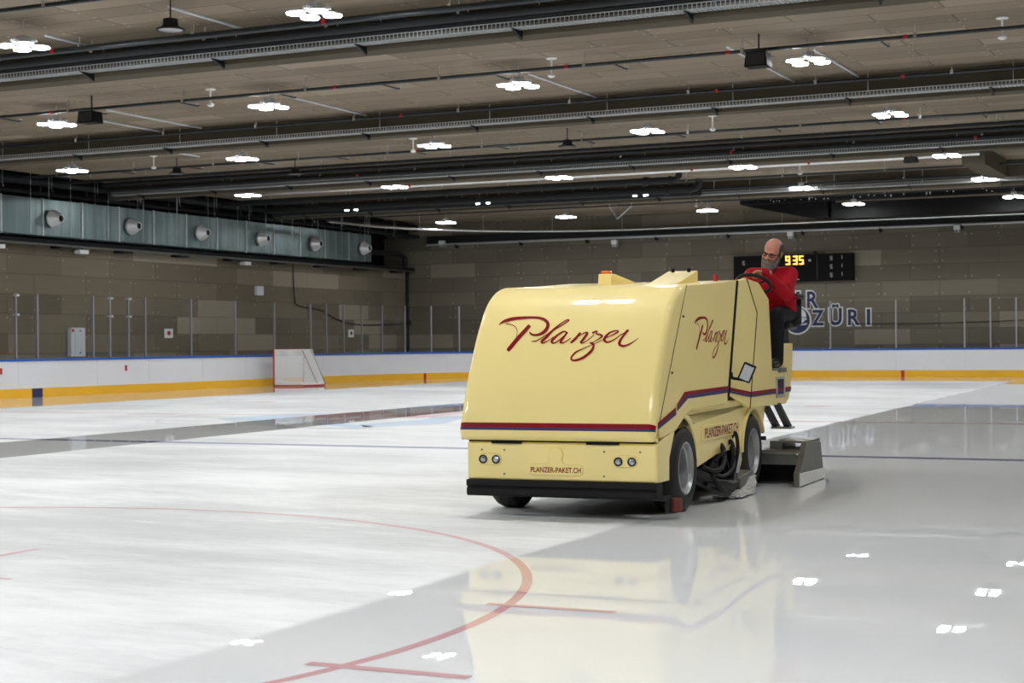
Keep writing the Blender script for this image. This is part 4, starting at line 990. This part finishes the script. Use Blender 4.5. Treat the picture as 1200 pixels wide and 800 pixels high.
# side lamp
Mx = Matrix.Translation((0.125, 1.48, 1.085)) @ Matrix.Rotation(math.radians(24), 4, 'Y') @ Matrix.Rotation(math.radians(12), 4, 'Z')
bm = BM(); box(bm, -0.058, 0.058, -0.02, 0.035, -0.082, 0.082, Mx); L = part("side_lamp", bm, M_DARK, 30, 0.012)
bm = BM(); box(bm, -0.043, 0.043, -0.024, -0.019, -0.066, 0.066, Mx); part("lamp_glass", bm, M_LENS, 30, 0, "grey lamp glass", L)
bm = BM(); tube(bm, catmull([(0.10, 1.49, 1.02), (0.05, 1.47, 1.03), (0.0, 1.46, 1.04), (-0.02, 1.50, 1.08)], 5), 0.014, 8); tube(bm, [(-0.015, 1.46, 1.04), (-0.02, 1.47, 1.10)], 0.010, 8); part("lamp_arm", bm, M_DARK, parent=L)
# access step
bm = BM(); 
for s in (-0.12, 0.0): prism(bm, [(3.02, 0.76), (3.12, 0.76), (3.60, 0.51), (3.50, 0.50)], s - 0.028, s + 0.028, side)
ST = part("access_step", bm, M_CHASSIS)
bm = BM(); box(bm, -0.155, 0.05, 3.46, 3.62, 0.490, 0.512); part("step_tread", bm, M_GALV, parent=ST)
# conditioner
plate = [(2.50, 0.0), (2.50, 0.13), (2.62, 0.20), (2.83, 0.40), (3.44, 0.375), (3.55, 0.10), (3.60, 0.03), (3.58, 0.0)]
bm = BM(); 
prism(bm, plate, 0.29, 0.345, side)
CN = part("conditioner_side_plate", bm, M_MACHSTEEL, 30, 0.004)
bm = BM(); prism(bm, plate, -1.95, -1.92, side); part("conditioner_side_plate", bm, M_MACHSTEEL, 30, 0.004)
bm = BM(); prism(bm, [(2.50, 0.01), (2.50, 0.13), (3.54, 0.11), (3.60, 0.035), (3.59, 0.01)], 0.345, 0.357, side); part("runner", bm, M_POLY, 30, 0.003, "white plastic runner", CN)
bm = BM(); prism(bm, [(2.74, 0.19), (2.72, 0.30), (2.75, 0.325), (2.82, 0.335), (3.35, 0.335), (3.40, 0.02), (3.30, 0.02), (3.25, 0.19)], -1.92, 0.30, side); part("conditioner_body", bm, M_MACHSTEEL, 30, 0.006)
bm = BM(); box(bm, -0.02, 0.34, 2.86, 3.42, 0.39, 0.408); box(bm, -0.02, 0.10, 2.86, 3.42, 0.33, 0.40); box(bm, 0.29, 0.34, 2.86, 3.42, 0.33, 0.40); part("conditioner_cover", bm, M_MACHSTEEL, 30, 0.004)
bm = BM(); 
for s, z in ((-0.10, 0.30), (-0.11, 0.27), (-0.09, 0.22), (0.28, 0.29)): ball(bm, (s, 2.715, z), 0.010, 8)
part("conditioner_bolt", bm, M_OFFW)
bm = BM(); box(bm, -1.9, 0.30, 3.0, 3.25, 0.012, 0.19); part("conditioner_skirt", bm, M_DARK)
bm = BM(); tube(bm, [(-0.16, 2.55, 0.45), (0.02, 2.55, 0.45)], 0.02, 8); part("tow_pin", bm, M_DARK)
# edging brush arm
bm = BM(); tube(bm, catmull([(-0.12, 0.55, 0.30), (-0.03, 0.7, 0.22), (0.02, 1.0, 0.14), (0.05, 1.3, 0.12)], 5), 0.045, 10); tube(bm, catmull([(-0.1, 0.6, 0.22), (0.0, 0.9, 0.10), (0.04, 1.25, 0.08)], 5), 0.03, 8)
prism(bm, [(0.80, 0.20), (1.02, 0.36), (1.10, 0.36), (1.20, 0.20), (1.1, 0.15), (0.9, 0.15)], -0.10, -0.04, side)
AM = part("brush_arm", bm, M_CHASSIS, 35, 0.004)
bm = BM()
for pts in ([(-0.02, 0.95, 0.34), (0.03, 1.05, 0.42), (0.0, 1.2, 0.36), (0.02, 1.28, 0.2)], [(0.0, 1.30, 0.18), (0.03, 1.36, 0.40), (-0.01, 1.42, 0.49), (-0.05, 1.45, 0.45)], [(0.0, 1.44, 0.18), (0.03, 1.50, 0.40), (0.0, 1.55, 0.55), (-0.05, 1.56, 0.50)], [(0.02, 0.7, 0.25), (0.06, 0.85, 0.12), (0.05, 1.1, 0.08), (0.03, 1.35, 0.15)],
    [(-0.05, 0.62, 0.33), (0.0, 0.8, 0.27), (0.03, 1.0, 0.30), (0.0, 1.15, 0.42), (-0.04, 1.2, 0.47)], [(-0.04, 0.7, 0.30), (0.03, 0.92, 0.22), (0.04, 1.2, 0.24), (0.02, 1.4, 0.3), (-0.02, 1.48, 0.44)], [(-0.02, 0.65, 0.18), (0.05, 0.95, 0.17), (0.06, 1.2, 0.13), (0.02, 1.4, 0.2)]):
    bm = BM(); tube(bm, catmull(pts, 6), random.uniform(0.014, 0.024), 8)
    part("hose", bm, M_DARK, 60, 0, None, AM)
bm = BM(); prism(bm, [(1.33, 0.05), (1.33, 0.17), (1.40, 0.19), (1.76, 0.215), (1.78, 0.05)], -0.02, 0.10, side); BR = part("brush_housing", bm, M_MACHSTEEL, 30, 0.006)
bm = BM(); prism(bm, [(1.26, 0.010), (1.25, 0.05), (1.36, 0.085), (1.48, 0.10), (1.60, 0.155), (1.80, 0.165), (1.80, 0.010)], 0.085, 0.115, side); prism(bm, [(1.20, 0.01), (1.22, 0.055), (1.34, 0.075), (1.36, 0.01)], -0.12, 0.10, side)
bmesh.ops.triangulate(bm, faces=bm.faces[:]); bmesh.ops.subdivide_edges(bm, edges=bm.edges[:], cuts=6, use_grid_fill=True); bmesh.ops.triangulate(bm, faces=bm.faces[:])
for v in bm.verts: v.co += Vector((random.uniform(-.010, .012), random.uniform(-.010, .010), random.uniform(-.004, .010)))
part("snow_crust", bm, M_FROST, 0, 0, "frosted white scrapings", BR)
bm = BM(); tube(bm, [(0.02, 1.5, 0.2), (0.02, 1.58, 0.36)], 0.014, 8); tube(bm, [(0.0, 1.62, 0.2), (0.0, 1.66, 0.42)], 0.016, 8); part("cylinder_rod", bm, M_GALV, parent=BR)
# guide roller
bm = BM(); tube(bm, [(0.06, -0.43, 0.055), (0.06, -0.43, 0.16)], 0.045, 16); RO = part("guide_roller", bm, M_BROWN, 40, 0.004, "brown rubber guide roller")
bm = BM(); box(bm, -0.10, 0.03, -0.62, -0.50, 0.15, 0.185); box(bm, 0.0, 0.028, -0.53, -0.46, 0.05, 0.185); part("roller_bracket", bm, M_CHASSIS, 30, 0, None, RO)
# seat
bm = BM(); box(bm, -0.42, 0.09, 3.24, 3.62, 1.47, 1.56); SE = part("driver_seat", bm, M_DARK, 30, 0.03, None, None, 3)
bm = BM(); box(bm, -0.42, 0.02, 3.60, 3.69, 1.52, 1.76); part("seat_back", bm, M_DARK, 30, 0.03, None, SE, 3)
bm = BM(); box(bm, 0.05, 0.14, 3.35, 3.68, 1.775, 1.825); box(bm, 0.06, 0.12, 3.62, 3.67, 1.52, 1.80); part("armrest", bm, M_DARK, 30, 0.012, None, SE)
bm = BM(); box(bm, -0.34, 0.0, 3.40, 3.60, 1.30, 1.48); part("seat_pedestal", bm, M_DARK, 30, 0.0, None, SE)
# steering wheel
sc = Vector((-0.115, 2.70, 1.905)); nrm = Vector((0.10, 0.50, 0.86)).normalized()
u = Vector((1, 0, 0)); u = (u - nrm * u.dot(nrm)).normalized(); v = nrm.cross(u)
bm = BM(); tube(bm, [sc + (u * math.cos(2 * PI * i / 36) + v * math.sin(2 * PI * i / 36)) * 0.158 for i in range(36)], 0.018, 10, closed=True)
SW = part("steering_wheel", bm, M_DARK, 60)
bm = BM()
for a in (90, 210, 330):
    d = u * math.cos(math.radians(a)) + v * math.sin(math.radians(a)); tube(bm, [sc - nrm * 0.02, sc + d * 0.158], 0.012, 8)
ball(bm, sc - nrm * 0.02, (0.035, 0.035, 0.03), 12)
part("spoke", bm, M_DARK, 60, 0, None, SW)
bm = BM(); tube(bm, [sc - nrm * 0.03, sc - nrm * 0.32], 0.022, 10); part("steering_column", bm, M_DARK, 60, 0, None, SW)

# ================================================================== the driver (built in the machine's frame, then placed)
MW = Matrix.Translation(MACH) @ Matrix.Rotation(TH, 4, 'Z')
def world(bm):
    bmesh.ops.transform(bm, matrix=MW, verts=bm.verts); return bm
Hc = Vector((-0.030, 3.10, 2.222))
f = Vector((-0.22, -0.93, -0.30)).normalized(); upv = Vector((0.22, -0.25, 0.94)); upv = (upv - f * upv.dot(f)).normalized(); rt = upv.cross(f) * -1   # rt: towards picture right
rt = f.cross(upv); rt = -rt if rt.x < 0 else rt
HK = 1.10
HM = Matrix((rt, f, upv)).transposed() * HK            # columns: right, forward, up
def hp(x, y, z): return Hc + (rt * x + f * y + upv * z) * HK
shR, shL = Vector((-0.255, 3.16, 2.00)), Vector((0.115, 3.20, 2.005))
neck, chest, belly, pel = Vector((-0.06, 3.17, 2.09)), Vector((-0.065, 3.20, 1.92)), Vector((-0.04, 3.30, 1.75)), Vector((-0.05, 3.40, 1.645))
elL, wrL = Vector((0.125, 2.98, 1.80)), Vector((-0.005, 2.72, 2.005))
elR, wrR = Vector((-0.36, 2.97, 1.80)), Vector((-0.285, 2.77, 1.93))
hipL, knL, anL = Vector((0.03, 3.40, 1.64)), Vector((0.02, 3.00, 1.60)), Vector((0.005, 3.10, 1.20))
hipR, knR, anR = Vector((-0.17, 3.40, 1.64)), Vector((-0.22, 3.00, 1.60)), Vector((-0.22, 3.08, 1.20))
def hand(bm, wr, grip_c, fwd, out, thumb):
    """palm and five fingers closed round the rim; fwd: from wrist towards the knuckles, out: across the palm to the little finger, grip_c: on the rim"""
    fwd = fwd.normalized(); out = (out - fwd * out.dot(fwd)).normalized(); down = fwd.cross(out); down = -down if down.z > 0 else down
    palm = wr + fwd * 0.05
    ball(bm, palm, (0.042, 0.050, 0.017), 12, Matrix((out, fwd, -down)).transposed())
    capsule(bm, wr - fwd * 0.03, wr + fwd * 0.02, 0.027, 0.028)
    for i, (ln, o) in enumerate(((0.95, -0.030), (1.05, -0.010), (1.0, 0.010), (0.8, 0.029))):
        k0 = wr + fwd * 0.088 + out * o - down * 0.004
        k1 = k0 + (fwd * 0.85 + down * 0.45).normalized() * 0.040 * ln
        k2 = k1 + (fwd * 0.1 + down * 1.0).normalized() * 0.028 * ln
        k3 = k2 + (fwd * -0.75 + down * 0.6).normalized() * 0.022 * ln
        chain(bm, [k0 - fwd * 0.03, k0, k1, k2, k3], [0.010, 0.0105, 0.0095, 0.009, 0.008], 8)
    b0 = wr + fwd * 0.03 - out * 0.028
    b1 = b0 - out * 0.026 + fwd * 0.022 + down * 0.012; b2 = b1 + fwd * 0.026 + down * 0.018 - out * 0.004; b3 = b2 + fwd * 0.012 + down * 0.018 + out * 0.012
    chain(bm, [b0, b1, b2, b3], [0.014, 0.012, 0.0105, 0.009], 8)
bm = BM()
# head
ball(bm, hp(0, -0.012, 0.030), (0.077, 0.097, 0.088), 24, HM)
ball(bm, hp(0, 0.020, -0.035), (0.062, 0.070, 0.080), 20, HM)
ball(bm, hp(0, 0.040, -0.085), (0.040, 0.040, 0.030), 14, HM)
ball(bm, hp(0, 0.074, 0.018), (0.052, 0.022, 0.014), 14, HM)          # brow
chain(bm, [hp(0, 0.086, 0.006), hp(0, 0.103, -0.020), hp(0, 0.108, -0.030)], [0.009, 0.012, 0.014], 10)   # nose
ball(bm, hp(-0.012, 0.094, -0.032), 0.009, 10); ball(bm, hp(0.012, 0.094, -0.032), 0.009, 10)
ball(bm, hp(0, 0.086, -0.058), (0.026, 0.010, 0.007), 10, HM); ball(bm, hp(0, 0.084, -0.068), (0.022, 0.010, 0.007), 10, HM)   # lips
for sx in (-1, 1):
    ball(bm, hp(sx * 0.045, 0.066, -0.025), (0.024, 0.020, 0.020), 12, HM)     # cheek
    ball(bm, hp(sx * 0.079, -0.005, -0.008), (0.010, 0.022, 0.034), 12, HM)    # ear
capsule(bm, hp(0, -0.02, -0.06), neck, 0.060, 0.062)
# trunk and limbs under the clothes
capsule(bm, neck, chest, 0.058, 0.11); ball(bm, chest, (0.16, 0.105, 0.14), 18); ball(bm, belly, (0.16, 0.12, 0.15), 18); ball(bm, pel, (0.155, 0.12, 0.11), 18)
for sh, el, wr in ((shL, elL, wrL), (shR, elR, wrR)):
    capsule(bm, chest, sh, 0.09, 0.062); chain(bm, [sh, el, wr], [0.054, 0.043, 0.028])
for h, kn, an in ((hipL, knL, anL), (hipR, knR, anR)):
    chain(bm, [h, kn, kn.lerp(an, 0.35), an], [0.085, 0.058, 0.055, 0.040]); capsule(bm, an + Vector((0, 0, -0.03)), an + Vector((-0.01, -0.12, -0.07)), 0.030, 0.024)
hand(bm, wrL, None, Vector((-0.75, -0.28, 0.05)), Vector((0.25, -0.8, 0.3)), 1)
hand(bm, wrR, None, Vector((0.45, -0.45, 0.25)), Vector((-0.7, -0.3, 0.2)), 1)
body = fused(world(bm), 0.0055, 3)
PER = tag(obj("person", body, M_SKIN, None, 80), "bearded man in a red sweater leaning over the steering wheel of the machine", "person")
def wear(name, bm, mat, vox=0.007, it=5, label=None):
    o = obj(name, fused(world(bm), vox, it), mat, PER, 80)
    if label: o["label"] = label
    return o
bm = BM()
ball(bm, chest, (0.205, 0.135, 0.155), 20); ball(bm, belly, (0.190, 0.150, 0.155), 20); ball(bm, (chest + belly) / 2, (0.20, 0.14, 0.15), 20); ball(bm, belly + Vector((0.0, 0.05, -0.08)), (0.185, 0.145, 0.055), 20)
ball(bm, neck + Vector((0, 0.02, -0.055)), (0.105, 0.095, 0.06), 16)
for sh, el, wr in ((shL, elL, wrL), (shR, elR, wrR)):
    capsule(bm, chest + Vector((0, 0, 0.06)), sh, 0.10, 0.080); chain(bm, [sh, sh.lerp(el, 0.5), el, el.lerp(wr, 0.5), wr.lerp(el, -0.06)], [0.080, 0.070, 0.064, 0.056, 0.040])
    ball(bm, wr.lerp(el, 0.0), 0.043, 12)
for i in range(7):   # folds at the waist and elbow
    a = -1.2 + i * 0.4; c = belly + Vector((0.17 * math.sin(a), -0.135 * math.cos(a), -0.06 + 0.012 * i)); capsule(bm, c, c + Vector((0.05, -0.008, 0.018)), 0.020, 0.014, 8)
for i in range(3):
    c = elL + Vector((-0.02, -0.01, 0.05 + 0.02 * i)); capsule(bm, c + Vector((-0.03, -0.02, 0)), c + Vector((0.05, 0.02, 0.02)), 0.018, 0.018, 8)
wear("sweater", bm, M_SWEAT, 0.008, 4, "red knitted sweater")
bm = BM()
ball(bm, pel, (0.175, 0.145, 0.115), 18)
for h, kn, an in ((hipL, knL, anL), (hipR, knR, anR)):
    chain(bm, [h, h.lerp(kn, 0.5), kn, kn.lerp(an, 0.35), kn.lerp(an, 0.8), an + Vector((0, 0, -0.035))], [0.105, 0.092, 0.078, 0.076, 0.066, 0.060])
ball(bm, pel + Vector((0.13, 0.08, -0.03)), (0.07, 0.10, 0.12), 14)
wear("trousers", bm, M_TROU, 0.008, 4, "black work trousers")
for an in (anL, anR):
    bm = BM(); c = an + Vector((-0.012, -0.06, -0.062)); ball(bm, an + Vector((0, 0.0, -0.045)), (0.046, 0.058, 0.055), 14); ball(bm, an + Vector((-0.004, -0.04, -0.04)), (0.044, 0.055, 0.044), 14); ball(bm, c + Vector((0, -0.02, 0.0)), (0.045, 0.115, 0.038), 16); ball(bm, c + Vector((-0.005, -0.08, -0.006)), (0.044, 0.055, 0.030), 14)
    wear("shoe", bm, M_SHOE, 0.007, 3)
bm = BM()
ball(bm, hp(0, 0.062, -0.085), (0.052, 0.040, 0.036), 16, HM); ball(bm, hp(-0.004, 0.070, -0.135), (0.058, 0.042, 0.055), 16, HM); ball(bm, hp(-0.008, 0.066, -0.190), (0.046, 0.034, 0.050), 16, HM); ball(bm, hp(-0.012, 0.06, -0.235), (0.030, 0.024, 0.036), 12, HM)
for sx in (-1, 1):
    chain(bm, [hp(sx * 0.072, 0.012, -0.015), hp(sx * 0.066, 0.035, -0.065), hp(sx * 0.045, 0.055, -0.11)], [0.012, 0.020, 0.030], 10)
    capsule(bm, hp(sx * 0.004, 0.097, -0.046), hp(sx * 0.034, 0.078, -0.060), 0.008, 0.009, 8)
wear("beard", bm, M_BEARD, 0.005, 2, "long grey beard")
bm = BM()
for sx in (-1, 1):
    ball(bm, hp(sx * 0.068, -0.020, 0.030), (0.019, 0.052, 0.054), 14, HM)
ball(bm, hp(0, -0.082, 0.0), (0.062, 0.032, 0.060), 14, HM)
for sx in (-1, 1): chain(bm, [hp(sx * 0.075, 0.012, 0.02), hp(sx * 0.076, 0.016, -0.03), hp(sx * 0.070, 0.028, -0.075), hp(sx * 0.056, 0.046, -0.115)], [0.011, 0.013, 0.019, 0.018], 10)
wear("hair", bm, M_HAIR, 0.005, 2, "short dark hair at the sides")
bm = BM()
for sx in (-1, 1):
    cpt = hp(sx * 0.034, 0.094, 0.0)
    pts = [cpt + rt * 0.026 * math.cos(2 * PI * i / 20) + upv * 0.017 * math.sin(2 * PI * i / 20) - f * 0.004 * abs(math.cos(2 * PI * i / 20)) for i in range(20)]
    tube(bm, pts, 0.0032, 6, closed=True); tube(bm, [hp(sx * 0.060, 0.090, 0.004), hp(sx * 0.081, 0.055, 0.006), hp(sx * 0.083, -0.01, 0.004)], 0.003, 6)
tube(bm, [hp(-0.009, 0.097, 0.002), hp(0.009, 0.097, 0.002)], 0.003, 6)
obj("glasses", world(bm), M_DARK, PER, 60)["label"] = "dark rimmed glasses"
bm = BM()
for sx in (-1, 1): ball(bm, hp(sx * 0.032, 0.0795, 0.0), 0.010, 12)
obj("eyes", world(bm), M_HAIR, PER, 60)
bm = BM(); c = chest + Vector((0.03, -0.137, 0.03)); prism(bm, [(-0.035, -0.02), (0.03, -0.012), (0.025, 0.025), (0.01, 0.02)], 0.0, 0.006, lambda a, b, t: c + Vector((a, -0.006 + t, b))); obj("chest_patch", world(bm), M_WHITEP, PER, 0)["label"] = "small white patch"

# ------------------------------------------------------------------ world, camera, colour
w = bpy.data.worlds.new("World"); scene.world = w; w.use_nodes = True
w.node_tree.nodes["Background"].inputs[0].default_value = (0.02, 0.02, 0.022, 1); w.node_tree.nodes["Background"].inputs[1].default_value = 0.1
yaw, pit, rol = (math.radians(a) for a in (25.431, 0.088, -0.53))
fw = Vector((-math.sin(yaw) * math.cos(pit), math.cos(yaw) * math.cos(pit), math.sin(pit))); ri = Vector((math.cos(yaw), math.sin(yaw), 0)); up = ri.cross(fw)
r2 = ri * math.cos(rol) + up * math.sin(rol); u2 = up * math.cos(rol) - ri * math.sin(rol)
cam = bpy.data.cameras.new("Camera"); cam.sensor_width = 36; cam.lens = 1920.2 / 1200 * 36; cam.clip_end = 300
co = bpy.data.objects.new("Camera", cam); COL.objects.link(co)
Mc = Matrix((r2, u2, -fw)).transposed().to_4x4(); Mc.translation = (0, 0, 1.354); co.matrix_world = Mc
cam.dof.use_dof = True; cam.dof.focus_distance = 13.6; cam.dof.aperture_fstop = 4.5
scene.camera = co
vs = scene.view_settings; vs.view_transform = 'Standard'; vs.look = 'None'; vs.exposure = 0.34; vs.gamma = 1.0; vs.use_curve_mapping = False
scene.display_settings.display_device = 'sRGB'
cy = scene.cycles; cy.max_bounces = 8; cy.diffuse_bounces = 5; cy.glossy_bounces = 5; cy.transparent_max_bounces = 12; cy.sample_clamp_indirect = 8.0; cy.caustics_reflective = False; cy.caustics_refractive = False
cy.use_denoising = True
